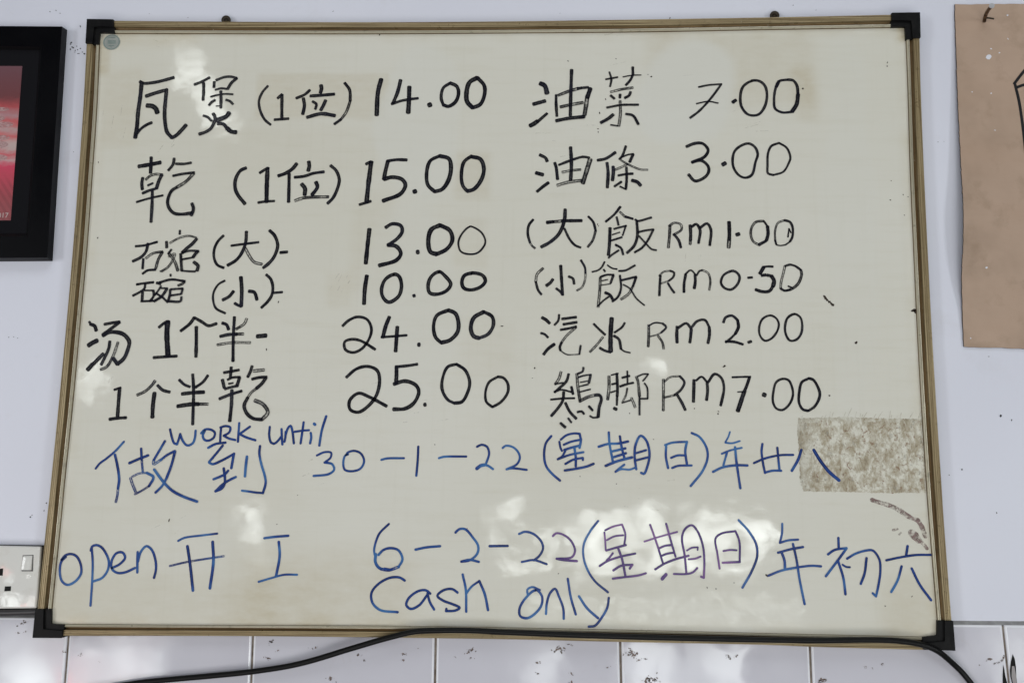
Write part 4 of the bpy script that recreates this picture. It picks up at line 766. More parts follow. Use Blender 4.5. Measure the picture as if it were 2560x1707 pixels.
J = DATA['joints']
def jx(j, z):
    (x0, _, z0), (x1, _, z1) = j
    return x0 + (x1 - x0) * (z - z0) / (z1 - z0)
gap = 0.0016
for k in range(len(J)):
    a = J[k]
    bb = J[k + 1] if k + 1 < len(J) else None
    za = topz(a[0][0]) - 0.0012
    xr = (lambda z: jx(bb, z)) if bb else (lambda z: X1 + 0.05)
    zb = topz(xr(-0.45)) - 0.0012
    bm = bmesh.new()
    pts = [(jx(a, za) + gap, za), (xr(zb) - gap, zb), (xr(Z0) - gap, Z0), (jx(a, Z0) + gap, Z0)]
    q = [Vector(p_) for p_ in pts]
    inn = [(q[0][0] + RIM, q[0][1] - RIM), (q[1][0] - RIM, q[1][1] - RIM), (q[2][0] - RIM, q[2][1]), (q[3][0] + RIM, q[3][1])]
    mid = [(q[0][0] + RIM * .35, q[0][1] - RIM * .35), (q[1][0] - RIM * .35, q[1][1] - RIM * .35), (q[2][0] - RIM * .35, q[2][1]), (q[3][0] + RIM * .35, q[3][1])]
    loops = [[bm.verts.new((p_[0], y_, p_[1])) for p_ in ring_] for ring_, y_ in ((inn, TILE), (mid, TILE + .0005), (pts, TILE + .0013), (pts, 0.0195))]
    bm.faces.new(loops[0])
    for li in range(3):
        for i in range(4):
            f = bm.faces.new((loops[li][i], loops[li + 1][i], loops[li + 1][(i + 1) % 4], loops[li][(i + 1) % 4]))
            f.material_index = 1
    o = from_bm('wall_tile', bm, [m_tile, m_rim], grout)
blobs('tile_stains', DATA['speck_tile'], m_stain, grout, 8, 1.9, spread=2, k_=.00062)
ribbon_mesh('crack_stain', [(0.0022, 1, [xz(p) for p in DATA['brown_curve']])], 0.0135, m_stain, grout, 4)
bm = bmesh.new()
for s in DATA['black_chips']:
    bm.faces.new([bm.verts.new((p[0], 0.0135, p[2])) for p in s])
from_bm('black_chip', bm, m_cap, grout)
bm = bmesh.new()
bm.faces.new([bm.verts.new((p[0], 0.0133, p[2])) for p in DATA['grey_chip']])
from_bm('grey_chip', bm, m_greychip, grout)

# ---------------------------------------------------------------- the whiteboard
board = thing('whiteboard', 'framed whiteboard on the white wall, covered in handwritten black and blue menu prices',
              'whiteboard', (0, WALL, -0.43))
bpy.context.view_layer.update()
BOFF = Vector(board.location)


def on_board(o):
    o.parent = board
    o.matrix_parent_inverse = Matrix.Translation(-BOFF)
    return o


PT, PB, PLf, PR = [catmull([xz(p) for p in L_], 0.01) for L_ in DATA['panel']]
def sample(L_, x, ax):
    for a, b_ in zip(L_, L_[1:]):
        lo, hi = sorted((a[ax], b_[ax]))
        if lo <= x <= hi:
            return a[1 - ax] + (b_[1 - ax] - a[1 - ax]) * (x - a[ax]) / ((b_[ax] - a[ax]) or 1e-9)
    e = L_[0] if abs(L_[0][ax] - x) < abs(L_[-1][ax] - x) else L_[-1]
    return e[1 - ax]

# grime patches in photograph-independent board units: (x, z, half width, half height, softness, amount)
def sr(v, c_, h_, s_):
    d = (abs(v - c_) - h_) / s_
    return 1.0 if d <= 0 else (0.0 if d >= 1 else (1 - d) ** 2 * (1 + 2 * d))

GR = [[-0.2498,0.3176,0.0917,0.0311,0.006,0.34],[-0.2815,0.2372,0.1076,0.0269,0.02,0.1],[0.3326,0.3558,0.1036,0.0395,0.03,0.3],[0.4369,0.3193,0.0051,0.0298,0.02,0.35],[-0.4508,-0.3971,0.1332,0.0176,0.05,0.25],[-0.2184,-0.3804,0.0919,0.0308,0.06,0.34],[-0.51,0.4093,0.0655,0.0047,0.02,0.35],[0.5545,-0.3867,0.0266,0.0284,0.03,0.35],[-0.5388,0.3008,0.0168,0.0487,0.02,0.28],[0.5777,0.4088,0.0051,0.0091,0.01,0.9],[-0.5762,0.3774,0.0064,0.0217,0.01,0.5],[-0.1703,0.1001,0.019,0.0632,0.02,0.15],[-0.2127,0.0338,0.012,0.0198,0.01,0.2],[-0.0304,0.1987,0.0189,0.0293,0.012,0.3],[-0.0315,0.1001,0.0187,0.0286,0.01,0.16],[-0.263,-0.3876,0.0409,0.0174,0.03,0.14],[-0.0054,-0.0545,0.0223,0.0247,0.03,0.14],[0.1969,-0.2017,0.1625,0.0089,0.03,0.08],[-0.3795,-0.2372,0.0968,0.0176,0.04,0.1]]
CLN = [[0.2728,0.3187,0.0598,0.0645,0.25,0.55],[0.2557,0.2916,0.0388,0.0402,0.3,0.5],[-0.1038,0.2772,0.0558,0.1137,0.15,0.38],[-0.1154,0.0168,0.0565,0.1349,0.2,0.22],[0.4915,0.1374,0.0301,0.2507,0.3,0.2],[0.158,-0.1352,0.0214,0.0241,0.3,0.4]]
nx, nz = 200, 150
V, F, ST, CL = [], [], [], []
zt0, zb0 = 0.45, -0.45
for j in range(nz + 1):
    tz = j / nz
    for i in range(nx + 1):
        tx = i / nx
        zl = zt0 + (zb0 - zt0) * tz
        xl, xr_ = sample(PLf, zl, 1) - 0.004, sample(PR, zl, 1) + 0.004
        x = xl + (xr_ - xl) * tx
        zt, zb = sample(PT, x, 0) + 0.004, sample(PB, x, 0) - 0.004
        z = zt + (zb - zt) * tz
        V.append((x, PANEL, z))
        s = 0.0
        n1 = noise.noise(Vector((x * 9, 0, z * 9)))
        n2 = noise.noise(Vector((x * 30, 4, z * 30)))
        for (cx, cz, hw, hh, sf, am) in GR:
            s += am * sr(x + n1 * .006, cx, hw, sf) * sr(z + n2 * .003, cz, hh, sf)
        k = 0.0
        for (cx, cz, hw, hh, sf, am) in CLN:
            d = math.hypot((x + n1 * .02 - cx) / hw, (z + n1 * .02 - cz) / hh)
            k = max(k, am * (1 if d < 1 else max(0, 1 - (d - 1) / sf)))
        # yellow-brown tone deepens along the rails
        e = min(x - xl, xr_ - x, zt - z, z - zb)
        s += 0.35 * max(0.0, 1 - (e - .004) / 0.018) * (0.6 + n2)
        ST.append(max(0.0, s * (1 - k)))
        CL.append(k)
for j in range(nz):
    for i in range(nx):
        a = j * (nx + 1) + i
        F.append((a, a + nx + 1, a + nx + 2, a + 1))
me = bpy.data.meshes.new('panel')
me.from_pydata(V, [], F)
for nm, dat in (('stain', ST), ('clean', CL)):
    at = me.attributes.new(nm, 'FLOAT', 'POINT')
    at.data.foreach_set('value', dat)
for p in me.polygons:
    p.use_smooth = True
on_board(link('panel', me, m_panel))
bm = bmesh.new()
prism(bm, [(-.585, .415), (.585, .415), (.595, -.42), (-.595, -.42)], 0.0068, 0.018)
on_board(from_bm('backing_board', bm, m_greychip))

PROF = [(0.0, 0.0195, 0), (0.0, 0.0022, 0), (0.03, 0.0010, 0), (0.11, 0.0006, 0), (0.13, 0.0011, 0), (0.15, 0.0006, 0),
        (0.24, 0.0006, 0), (0.26, 0.0011, 0), (0.28, 0.0006, 0), (0.37, 0.0006, 0), (0.39, 0.0011, 0), (0.41, 0.0006, 0),
        (0.50, 0.0006, 0), (0.52, 0.0012, 0), (0.535, 0.0050, 1), (0.62, 0.0056, 1), (0.73, 0.0054, 1), (0.775, 0.0030, 1),
        (0.79, 0.0018, 2), (0.85, 0.0016, 2), (0.87, 0.0024, 2), (0.89, 0.0018, 2), (0.97, 0.0022, 2), (0.985, 0.0040, 2),
        (1.0, 0.0057, 1), (1.0, 0.0062, 1)]
for side, (A, B) in DATA['rails'].items():
    n = 60
    A = catmull([xz(p) for p in A], 0.004)
    B = catmull([xz(p) for p in B], 0.004)
    bm = bmesh.new()
    grid = []
    for i in range(n + 1):
        a = A[round(i * (len(A) - 1) / n)]
        b_ = B[round(i * (len(B) - 1) / n)]
        grid.append([bm.verts.new((a[0] + (b_[0] - a[0]) * u, y, a[1] + (b_[1] - a[1]) * u)) for u, y, _ in PROF])
    for i in range(n):
        for j in range(len(PROF) - 1):
            f = bm.faces.new((grid[i][j], grid[i + 1][j], grid[i + 1][j + 1], grid[i][j + 1]))
            f.material_index = PROF[j][2] if PROF[j][2] == PROF[j + 1][2] else min(PROF[j][2], PROF[j + 1][2]) if 0 in (PROF[j][2], PROF[j + 1][2]) else 1
    if side == 'bottom':
        for f in bm.faces:
            if all(v.co.z < min(q_[1] for q_ in A) * 0 + A[min(range(len(A)), key=lambda i_: abs(A[i_][0] - v.co.x))][1] + .0010 for v in f.verts):
                f.material_index = 1
    on_board(from_bm('frame_rail', bm, ALU['x' if side in ('top', 'bottom') else 'z']))


def inset_poly(pts, t_):
    """L shaped cap: outer corner 0, arm ends 1-2 and 4-5, inner corner 3 -> a narrower L along the outer edges"""
    p = [Vector(q) for q in pts]
    return [p[0], p[1], p[1].lerp(p[2], t_), p[0].lerp(p[3], t_), p[5].lerp(p[4], t_), p[5]]

CAPORD = {0: (0, 1, 2, 3, 4, 5), 1: (1, 0, 5, 4, 3, 2), 2: (2, 3, 4, 5, 0, 1), 3: (5, 4, 3, 2, 1, 0)}
for k, cp in enumerate(DATA['caps']):
    P = [xz(p) for p in cp]
    # vertex 0 is put at the outer corner of the frame
    P = [P[i] for i in CAPORD[k]]
    bm = bmesh.new()
    prism(bm, P, 0.0006, 0.0196, 0.0008, 2)
    prism(bm, inset_poly(P, 0.60), -0.0024, 0.0002, 0.0009, 2)
    on_board(from_bm('corner_cap', bm, m_cap))

for h_ in DATA['hangers']:
    bm = bmesh.new()
    n = 22
    R1, R2 = 0.0068, 0.0022
    o_ = [[bm.verts.new((h_[0] + r * math.cos(2 * math.pi * i / n), y, h_[2] + r * math.sin(2 * math.pi * i / n))) for i in range(n)]
          for r, y in ((R1, .0150), (R1, .0128), (R1 - .0012, .0122), (R2 + .001, .0126), (R2, .0150))]
    for a, b_ in zip(o_, o_[1:]):
        for i in range(n):
            bm.faces.new((a[i], a[(i + 1) % n], b_[(i + 1) % n], b_[i]))
    prism(bm, [(h_[0] - .0022, h_[2] + .0022), (h_[0] + .0022, h_[2] + .0022), (h_[0] + .0022, h_[2] - .0022), (h_[0] - .0022, h_[2] - .0022)], .0135, .0195)
    on_board(from_bm('hanging_tab', bm, m_rust, None, True))

# round scalloped maker's sticker
s0 = Vector(DATA['sticker'])
m_stk = new_mat('silver_blue_foil', (0.34, 0.38, 0.36), 0.35, 0.1)
t = NT(m_stk)
c = t.coords()
t.set('Base Color', t.ramp(t.noise(c, 60, 3), [(0.35, (0.30, 0.33, 0.31)), (0.7, (0.40, 0.42, 0.39))]))
bm = bmesh.new()
n = 112
pts = []
for i in range(n):
    a = 2 * math.pi * i / n
    r = 0.0127 + 0.00035 * math.cos(28 * a)
    pts.append((s0[0] + r * math.cos(a), s0[2] + r * 0.95 * math.sin(a)))
prism(bm, pts, 0.0056, 0.0062)
stk = on_board(from_bm('round_sticker', bm, m_stk))
m_ring = new_mat('teal_print', (0.16, 0.24, 0.22), 0.5)
ring = [(s0[0] + 0.0113 * math.cos(a / 30 * 2 * math.pi), s0[2] + 0.0108 * math.sin(a / 30 * 2 * math.pi)) for a in range(31)]
o = ribbon_mesh('printed_ring', [(0.0009, 0, ring)], 0.0054, m_ring, None)
on_board(o)
pr = []
rr = random.Random(9)
for zc, hw in ((.0072, .0050), (-.0055, .0038), (-.0078, .0016)):
    x = -hw
    while x < hw:
        l_ = rr.uniform(.0005, .0011)
        pr.append((0.00085, 0, [(s0[0] + x, s0[2] + zc), (s0[0] + x + l_, s0[2] + zc)]))
        x += l_ + .0004
for zc in (.0022, .0008, -.0006, -.002):
    pr.append((0.0006, 1, [(s0[0] - .0055, s0[2] + zc), (s0[0] + .006, s0[2] + zc)]))
on_board(ribbon_mesh('printed_lines', pr, 0.0053, m_ring, None, dy=0))

# torn tape residue
m_res = new_mat('tape_residue', (0.4, 0.37, 0.3), 0.6)
t = NT(m_res)
c = t.coords()
a1 = t.noise(t.coords((1.25, 1, .8), rot=(0, .35, 0)), 80, 8, .76, .35)
col = t.ramp(a1, [(0.33, (0.27, 0.225, 0.15)), (0.43, (0.41, 0.36, 0.26)), (0.50, (0.53, 0.50, 0.405)), (0.58, (0.70, 0.69, 0.60))])
col = t.mix(t.rng(t.noise(c, 150, 4, .7, .8), .57, .66, 0, .85), col, (0.22, 0.125, 0.065))
col = t.mix(t.rng(t.noise(c, 240, 3, .6), .68, .74, 0, .7), col, (0.10, 0.10, 0.09))
tc = t.n('TexCoord')
sp = t.n('SeparateXYZ')
t.l(tc.outputs['Object'], sp.inputs[0])
gcool = t.math('MULTIPLY', t.rng(sp.outputs[2], -.145, -.115), t.rng(t.noise(c, 14, 3), .3, .6, .2, .9), clamp=True)
col = t.mix(gcool, col, (0.33, 0.33, 0.27))
col = t.mix(t.math('MULTIPLY', t.rng(sp.outputs[0], .44, .395), .45, clamp=True), col, (0.27, 0.25, 0.20))
t.set('Base Color', col)
t.set('Roughness', .55)
t.set('Alpha', t.rng(t.noise(t.coords((1, 1, .6)), 130, 4), .30, .36, .5, 1))
t.bump(a1, .8, .0012)
P = [xz(p) for p in DATA['residue']]
rr = random.Random(2)
edge = []
for a, b_ in zip(P, P[1:] + P[:1]):
    a, b_ = Vector(a), Vector(b_)
    nseg = max(2, int((b_ - a).length / 0.0016))
    nr = Vector((-(b_ - a)[1], (b_ - a)[0])).normalized()
    for i in range(nseg):
        top = a[1] > -.115 and b_[1] > -.115
        edge.append(a.lerp(b_, i / nseg) + nr * rr.uniform(-.0006, .0018 if top else .0009))
bm = bmesh.new()
prism(bm, [tuple(p) for p in edge], 0.00558, 0.0062)
on_board(from_bm('tape_residue', bm, m_res))
hair = []
for i in range(22):
    x = rr.uniform(P[0][0], P[3][0])
    z = P[1][1] + rr.uniform(-.002, .001)
    a = rr.uniform(.9, 1.5)
    l_ = rr.uniform(.002, .010) * (1 if i % 5 else 1.5)
    hair.append((rr.uniform(.0003, .0005), rr.choice((.6, .9)), [(x, z), (x + l_ * math.cos(a), z + l_ * math.sin(a))]))
on_board(ribbon_mesh('scratched_fibres', hair, 0.0057, m_res, None, dy=0.000002))['kind'] = 'stuff'

m_smear = new_mat('reddish_brown_smear', (0.25, 0.16, 0.14), 0.6)
t = NT(m_smear)
c = t.coords()
t.set('Base Color', t.ramp(t.noise(c, 110, 4, .6), [(0.35, (0.13, 0.075, 0.06)), (0.6, (0.28, 0.19, 0.18)), (0.75, (0.38, 0.30, 0.28))]))
t.set('Alpha', t.rng(t.noise(c, 150, 5, .75), .42, .60, .08, .9))
sm = [(w_, 0, [xz(p) for p in s]) for w_, s in zip((.0055, .0060, .0095, .0040, .0035, .0025), DATA['smear'])]
on_board(ribbon_mesh('dried_smear', sm, 0.0056, m_smear, None, jit=.35))

on_board(blobs('dark_specks', DATA['speck_board'], m_speck, None, 11, 1.6))
on_board(ribbon_mesh('insect_mark', [(.0022, 0, [xz(p) for p in DATA['bug'][:2]]), (.0013, .4, [xz(p) for p in DATA['bug'][1:3]]), (.0026, 0, [xz(p) for p in DATA['bug'][2:]])], .0056, m_speck, None))
# faint wiped-out strokes and scuffs
m_scuff = new_mat('faint_scuff', (0.42, 0.37, 0.28), 0.5)
t = NT(m_scuff)
t.set('Alpha', t.rng(t.noise(t.coords(), 300, 3), .4, .65, 0, .2))
sc_list = []
for (cx, cz, n_, spr, ln, an) in [[-0.2128,0.0366,7,0.01,0.012,1.1],[-0.4692,0.2461,4,0.016,0.012,1.0],[-0.5418,0.2824,5,0.02,0.02,1.4],[0.0921,0.2634,6,0.03,0.012,0.1],[0.2747,0.0838,4,0.02,0.01,1.57],[0.0932,-0.0896,3,0.006,0.01,1.0],[-0.5299,-0.0971,2,0.004,0.01,1.1],[-0.4168,-0.2882,3,0.012,0.012,0.7],[-0.5216,0.4081,7,0.02,0.014,-0.3],[0.3872,-0.3246,4,0.01,0.012,0.1],[0.2107,-0.2359,5,0.02,0.01,0],[-0.1185,-0.135,6,0.03,0.014,0.1],[-0.2519,-0.2172,4,0.03,0.012,0.4],[0.3736,0.2807,4,0.03,0.02,0.2],[0.1778,0.4139,6,0.05,0.02,0.02]]:
    for i in range(n_):
        x, z = cx + rr.gauss(0, spr), cz + rr.gauss(0, spr * .7)
        l_ = ln * rr.uniform(.4, 1.2)
        a = an + rr.gauss(0, .12)
        sc_list.append((rr.uniform(.0006, .0014), 0, [(x, z), (x + l_ * math.cos(a), z + l_ * math.sin(a))]))
on_board(ribbon_mesh('wiping_scuffs', sc_list, 0.0058, m_scuff, None, dy=0.000001))['kind'] = 'stuff'

# handwriting, one part per character
INK = {'K': (m_black, 'black'), 'B': (m_blue, 'blue'), 'V': (m_blue_sheen, 'sheen-tinted blue')}
for idx, rec in enumerate(DATA['ink']):
    kind, ch = rec[0], rec[1]
    strokes = []
    for s in rec[2:]:
        wd, pts = s[0] * 1e-5, [(s[i] * 1e-5, s[i + 1] * 1e-5) for i in range(1, len(s), 2)]
        strokes.append((abs(wd) * ((1.04 if s[1] > 0 and s[2] < 20000 else 1.16) if kind == 'K' else 1.14), 1.0 if wd < 0 else 0.0, pts))
    name = 'handwritten_digit' if ch.isdigit() else 'handwritten_dot' if ch == '.' else 'handwritten_dash' if ch == '-' \
        else 'handwritten_bracket' if ch in '()' else 'handwritten_letter' if ch.isascii() else 'handwritten_character'
    o = ribbon_mesh(name, strokes, 0.00545 - (idx % 4) * 0.000008, INK[kind][0], None, seed=idx,
                    cap=1.0 if kind != 'K' else 0.55, jit=.05 if kind != 'K' else .13)
    o['label'] = '%s marker %s' % (INK[kind][1], {'.': 'dot', '-': 'dash', '(': 'opening bracket', ')': 'closing bracket'}.get(ch, ch))
    on_board(o)


# ---------------------------------------------------------------- cable
def tube(name, pts, r, mat, parent=None, sides=12, step=0.006):
    c_ = catmull(pts, step)
    V, F = [], []
    for i, p in enumerate(c_):
        d = (c_[min(i + 1, len(c_) - 1)] - c_[max(i - 1, 0)]).normalized()
        up = Vector((0, 1, 0))
        a = d.cross(up).normalized()
        b_ = a.cross(d).normalized()
        rad = r[i * (len(r) - 1) // max(1, len(c_) - 1)] if isinstance(r, list) else r
        for k in range(sides):
            t_ = 2 * math.pi * k / sides
            V.append(tuple(p + a * rad * math.cos(t_) + b_ * rad * math.sin(t_)))
    for i in range(len(c_) - 1):
        for k in range(sides):
            k2 = (k + 1) % sides
            F.append((i * sides + k, i * sides + k2, (i + 1) * sides + k2, (i + 1) * sides + k))
    F.append(tuple(range(sides))[::-1])
    F.append(tuple(range((len(c_) - 1) * sides, len(c_) * sides)))
    me = bpy.data.meshes.new(name)
    me.from_pydata(V, [], F)
    for p in me.polygons:
        p.use_smooth = len(p.vertices) == 4
    o = link(name, me, mat, parent)
    return o

o = tube('power_cable', DATA['cable'], 0.0037, m_cable)
o['label'] = 'thick black cable sagging along the bottom edge of the whiteboard and over the tiles'
o['category'] = 'cable'
o = tube('conduit_pipe', DATA['tube'], 0.0042, m_tube)
o['label'] = 'short dark grey pipe running under the white wall socket'
o['category'] = 'pipe'

# ---------------------------------------------------------------- wall socket
S_ = DATA['socket']
so = thing('wall_socket', 'grubby white switched power socket beside the lower left corner of the whiteboard', 'socket',
           (S_['plate'][0][0], WALL, S_['plate'][2][2]))
SOFF = Vector(so.location)
def on_sock(o):
    o.parent = so
    o.matrix_parent_inverse = Matrix.Translation(-SOFF)
    return o
bm = bmesh.new()
prism(bm, [xz(p) for p in S_['box']], 0.0135, 0.0199, 0)
on_sock(from_bm('back_box', bm, m_hole))  # box painted black for the shaded gap beside the plate
bm = bmesh.new()
prism(bm, [xz(p) for p in S_['plate']], 0.0078, 0.0150, 0.0028, 4)
on_sock(from_bm('face_plate', bm, m_sock, None, True))
bm = bmesh.new()
R_ = [Vector(xz(p)) for p in S_['rocker']]
cR = sum(R_, Vector((0, 0))) / 4
prism(bm, [tuple(cR + Vector((.0003, -.0004)) + (p - cR) * 1.13) for p in R_], 0.0076, 0.0082, 0)
on_sock(from_bm('switch_shade_outline', bm, m_tube))  # dark slab offset down and right, paints the shade around the rocker
bm = bmesh.new()
V4 = []
for i, p in enumerate(R_):
    yf = 0.0066 if i < 2 else 0.0040
    V4.append(((p[0], yf, p[1]), (p[0], 0.0080, p[1])))
f = [bm.verts.new(a) for a, _ in V4]
b = [bm.verts.new(a) for _, a in V4]
bm.faces.new(f)
for i in range(4):
    bm.faces.new((f[i], b[i], b[(i + 1) % 4], f[(i + 1) % 4]))
bmesh.ops.bevel(bm, geom=list(bm.edges), offset=0.0012, segments=3, affect='EDGES', profile=.6)
on_sock(from_bm('rocker_switch', bm, m_sock, None, True))
for k in ('earth', 'pin', 'pin2'):
    bm = bmesh.new()
    prism(bm, [xz(p) for p in S_[k]], 0.0075, 0.0079)
    on_sock(from_bm('pin_hole', bm, m_hole))
p = S_['screw'][0]
bm = bmesh.new()
n = 24
a_ = [(p[0] + .0034 * math.cos(2 * math.pi * i / n), p[2] + .0034 * math.sin(2 * math.pi * i / n)) for i in range(n)]
prism(bm, a_, 0.0074, 0.0080, 0.0003, 1)
on_sock(from_bm('screw_cap', bm, m_sock))

# ---------------------------------------------------------------- picture frame
P_ = DATA['pic']
pf = thing('picture_frame', 'black framed picture with a red print, hanging left of the whiteboard', 'picture',
           (P_['out'][3][0], WALL, P_['out'][3][2]))
POFF = Vector(pf.location)
def on_pic(o, par=None):
    o.parent = par or pf
    if par is None:
        o.matrix_parent_inverse = Matrix.Translation(-POFF)
    return o
rings = ['back', 'out', 's1', 's2', 'mat']
for i in range(4):
    j = (i + 1) % 4
    bm = bmesh.new()
    row = []
    for r_ in rings:
        row.append((bm.verts.new(P_[r_][i]), bm.verts.new(P_[r_][j])))
    for q_, (a, b_) in enumerate(zip(row[:-2], row[1:-1])):
        bm.faces.new((a[0], a[1], b_[1], b_[0])).material_index = int(q_ == 2)
    on_pic(from_bm('frame_moulding', bm, [m_frame, m_bevel]))
    bm = bmesh.new()
    a = [bm.verts.new(P_['s2'][i]), bm.verts.new(P_['s2'][j]), bm.verts.new(P_['mat'][j]), bm.verts.new(P_['mat'][i])]
    bm.faces.new(a)
    on_pic(from_bm('mat_border', bm, m_mat_board))
m_print = new_mat('red_print', (0.3, 0.08, 0.09), 0.35)
t = NT(m_print)
tc = t.n('TexCoord')
sp = t.n('SeparateXYZ')
t.l(tc.outputs['Object'], sp.inputs[0])
zt_, zb_ = P_['mat'][1][2], P_['mat'][2][2]
v = t.rng(sp.outputs[2], zt_, zb_)
vn = t.math('ADD', v, t.math('MULTIPLY', t.math('SUBTRACT', t.noise(t.coords((1, 1, 2.2)), 40, 4, .6), .5), .09))
col = t.ramp(vn, [(0.0, (0.154, 0.068, 0.083)), (0.20, (0.161, 0.048, 0.053)), (0.27, (0.420, 0.075, 0.083)), (0.33, (0.420, 0.240, 0.255)),
                  (0.37, (0.532, 0.105, 0.112)), (0.41, (0.476, 0.315, 0.315)), (0.455, (0.560, 0.120, 0.128)), (0.50, (0.532, 0.375, 0.360)),
                  (0.545, (0.504, 0.390, 0.375)), (0.575, (0.560, 0.105, 0.128)), (0.61, (0.532, 0.360, 0.360)), (0.65, (0.588, 0.053, 0.112)),
                  (0.72, (0.504, 0.060, 0.098)), (0.84, (0.336, 0.060, 0.075)), (1.0, (0.280, 0.068, 0.075))])
wv = t.n('TexWave', wave_type='BANDS', bands_direction='DIAGONAL', wave_profile='TRI')
wv.inputs['Scale'].default_value = 60
wv.inputs['Distortion'].default_value = 0
t.l(t.coords((1, 1, .7)), wv.inputs['Vector'])
pat = t.math('MULTIPLY', t.rng(v, .70, .78), t.rng(wv.outputs['Fac'], .35, .6, .25, 0), clamp=True)
t.set('Base Color', t.mix(pat, col, (0.11, 0.02, 0.025)))
bm = bmesh.new()
mq = [Vector(v_) for v_ in P_['mat']]
bm.faces.new([bm.verts.new((v_[0], 0.0108, v_[2])) for v_ in mq])
prt = on_pic(from_bm('red_print', bm, m_print))
# pale cloud ovals printed in rows
bm = bmesh.new()
m_pale = new_mat('pale_pink_print', (0.52, 0.33, 0.33), 0.4)
t = NT(m_pale)
t.set('Alpha', t.rng(t.noise(t.coords((1, 1, 2)), 180, 4), .35, .6, .25, .9))
xr0, zr0 = P_['mat'][1][0], P_['mat'][1][2]
hgt = zt_ - zb_
for (fx, fz, rx, rz) in ((.020, .285, .016, .0035), (.030, .345, .022, .006), (.012, .385, .018, .0045), (.034, .43, .02, .006), (.010, .47, .014, .004), (.022, .515, .026, .007), (.012, .60, .018, .005), (.034, .62, .02, .005)):
    n = 20
    cx, cz = xr0 - .004 - fx - .018 * fz, zr0 - fz * hgt
    bm.faces.new([bm.verts.new((cx + rx * math.cos(2 * math.pi * i / n), 0.0106, cz + rz * math.sin(2 * math.pi * i / n))) for i in range(n)])
o = on_pic(from_bm('printed_ovals', bm, m_pale))
cu = bpy.data.curves.new('year_text', 'FONT')
cu.body = '2017'
cu.size = 0.0105
cu.extrude = 0.00005
o = bpy.data.objects.new('printed_year', cu)
COL.objects.link(o)
tp = P_['txt']
o.location = (tp[0] - .0005, 0.0104, tp[2] - .0035)
o.rotation_euler = (math.radians(90), 0, 0)
bpy.context.view_layer.update()
me = bpy.data.meshes.new_from_object(o)
mw = o.matrix_world.copy()
bpy.data.objects.remove(o)
me.transform(mw)
me.materials.clear()
on_pic(link('printed_year', me, new_mat('pale_ink', (0.55, 0.45, 0.43), .5)))

# ---------------------------------------------------------------- brown board at the right
sh = thing('brown_sheet', 'warped brown hardboard sheet with a black painted drawing, nailed up right of the whiteboard', 'sheet',
           (DATA['sheet'][-1][0], WALL, DATA['sheet'][-1][2]))
HOFF = Vector(sh.location)
def on_sheet(o):
    o.parent = sh
    o.matrix_parent_inverse = Matrix.Translation(-HOFF)
    return o
m_sheet = new_mat('brown_hardboard', (0.36, 0.26, 0.19), 0.6)
t = NT(m_sheet)
c = t.coords()
col = t.ramp(t.noise(c, 6, 4, .6), [(0.3, (0.35, 0.25, 0.18)), (0.5, (0.45, 0.325, 0.24)), (0.75, (0.51, 0.37, 0.28))])
col = t.mix(t.rng(t.noise(c, 22, 5, .65), .52, .76, 0, .5), col, (0.24, 0.165, 0.10))
col = t.mix(t.rng(t.noise(t.coords((1, 1, 3)), 4, 3), .5, .8, 0, .35), col, (0.37, 0.235, 0.15))
t.set('Base Color', col)
t.bump(t.math('ADD', t.noise(t.coords((1, 1, 2.2), rot=(0, .3, 0)), 7, 4, .55), t.math('MULTIPLY', t.noise(c, 240, 3), .03)), .5, .006)
rows = DATA['sheet']
L_ = catmull([r[:3] for r in rows], 0.008)
R__ = catmull([r[3:] for r in rows], 0.008)
bm = bmesh.new()
ny, nn = 90, 24
gf, gb = [], []
rr = random.Random(6)
for j in range(ny + 1):
    a = L_[round(j * (len(L_) - 1) / ny)]
    b_ = R__[round(j * (len(R__) - 1) / ny)]
    rf, rb = [], []
    for i in range(nn + 1):
        u = i / nn
        x = a[0] + (b_[0] - a[0]) * u
        z = a[2] + (b_[2] - a[2]) * u
        lift = (a[1] - 0.0175) * (1 - u) ** 2.2
        jx_ = rr.uniform(-.0004, .0004) if i == 0 else 0
        jz = rr.uniform(-.0005, .0005) if j in (0, ny) else 0
        rf.append(bm.verts.new((x + jx_, 0.0172 + lift, z + jz)))
        rb.append(bm.verts.new((x + jx_, 0.0196 + lift, z + jz)))
    gf.append(rf)
    gb.append(rb)
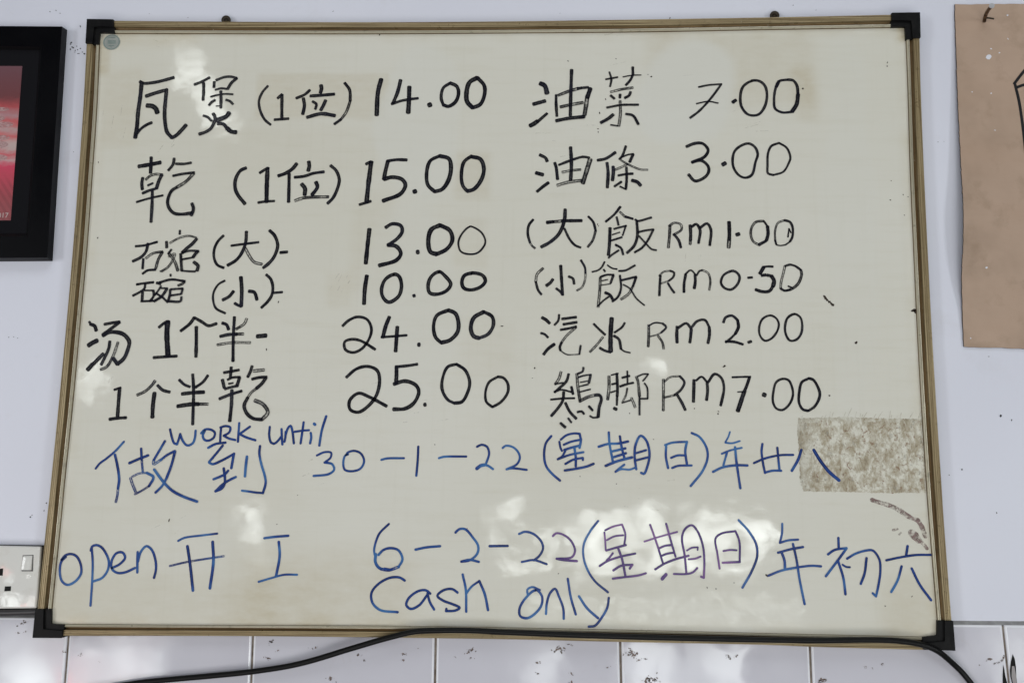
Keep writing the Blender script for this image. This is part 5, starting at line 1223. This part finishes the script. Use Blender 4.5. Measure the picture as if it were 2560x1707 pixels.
for j in range(ny):
    for i in range(nn):
        bm.faces.new((gf[j][i], gf[j][i + 1], gf[j + 1][i + 1], gf[j + 1][i])).material_index = 0
        bm.faces.new((gb[j][i], gb[j + 1][i], gb[j + 1][i + 1], gb[j][i + 1])).material_index = 1
    for i in (0, nn):
        bm.faces.new((gf[j][i], gf[j + 1][i], gb[j + 1][i], gb[j][i])).material_index = 1
for i in range(nn):
    for j in (0, ny):
        bm.faces.new((gf[j][i], gf[j][i + 1], gb[j][i + 1], gb[j][i])).material_index = 1
on_sheet(from_bm('hardboard', bm, [m_sheet, new_mat('dark_board_edge', (0.045, 0.035, 0.03), .8)]))
DEP = {}
def sheet_y(x, z):
    j = min(range(len(L_)), key=lambda q_: abs(L_[q_][2] - z))
    a = L_[j]
    b_ = R__[min(len(R__) - 1, j)]
    u = max(0.0, (x - a[0]) / (b_[0] - a[0]))
    return 0.0172 + (a[1] - 0.0175) * (1 - u) ** 2.2
def drape(o, off=0.0003):
    for v_ in o.data.vertices:
        v_.co.y = sheet_y(v_.co.x, v_.co.z) - off
    return o
st_ = [(.0040, 0, [xz(p) for p in s]) for s in DATA['sheetstrokes']]
V_ = ribbon_mesh('painted_line', st_, 0.014, new_mat('black_paint', (0.006, 0.006, 0.008), .4), None, cap=.3, jit=.06)
for k, v_ in enumerate(V_.data.vertices):
    v_.co.y = sheet_y(v_.co.x, v_.co.z) - 0.0003 - (0.014 - v_.co.y) * 1.0
on_sheet(V_)
on_sheet(drape(blobs('paint_drops', DATA['paintdrops'], m_white, None, 4, 1.5, k_=.0006), .0004))

nl = thing('nail', 'bent rusty nail sticking out of the top of the brown sheet', 'nail', DATA['nail'][0])
NOFF = Vector(nl.location)
def on_nail(o):
    o.parent = nl
    o.matrix_parent_inverse = Matrix.Translation(-NOFF)
    return o
NP = [Vector(p) for p in DATA['nail']]
on_nail(tube('shank', [tuple(p) for p in NP], 0.0025, m_nail, step=.003))
d = (NP[-1] - NP[-2]).normalized()
o = tube('head', [tuple(NP[-1]), tuple(NP[-1] + d * .0012)], 0.0036, m_nailhead, sides=20, step=.002)
for p in o.data.polygons:
    p.use_smooth = False
on_nail(o)
on_nail(tube('wire_twist', DATA['nailbit'], 0.0012, m_rust, step=.003))
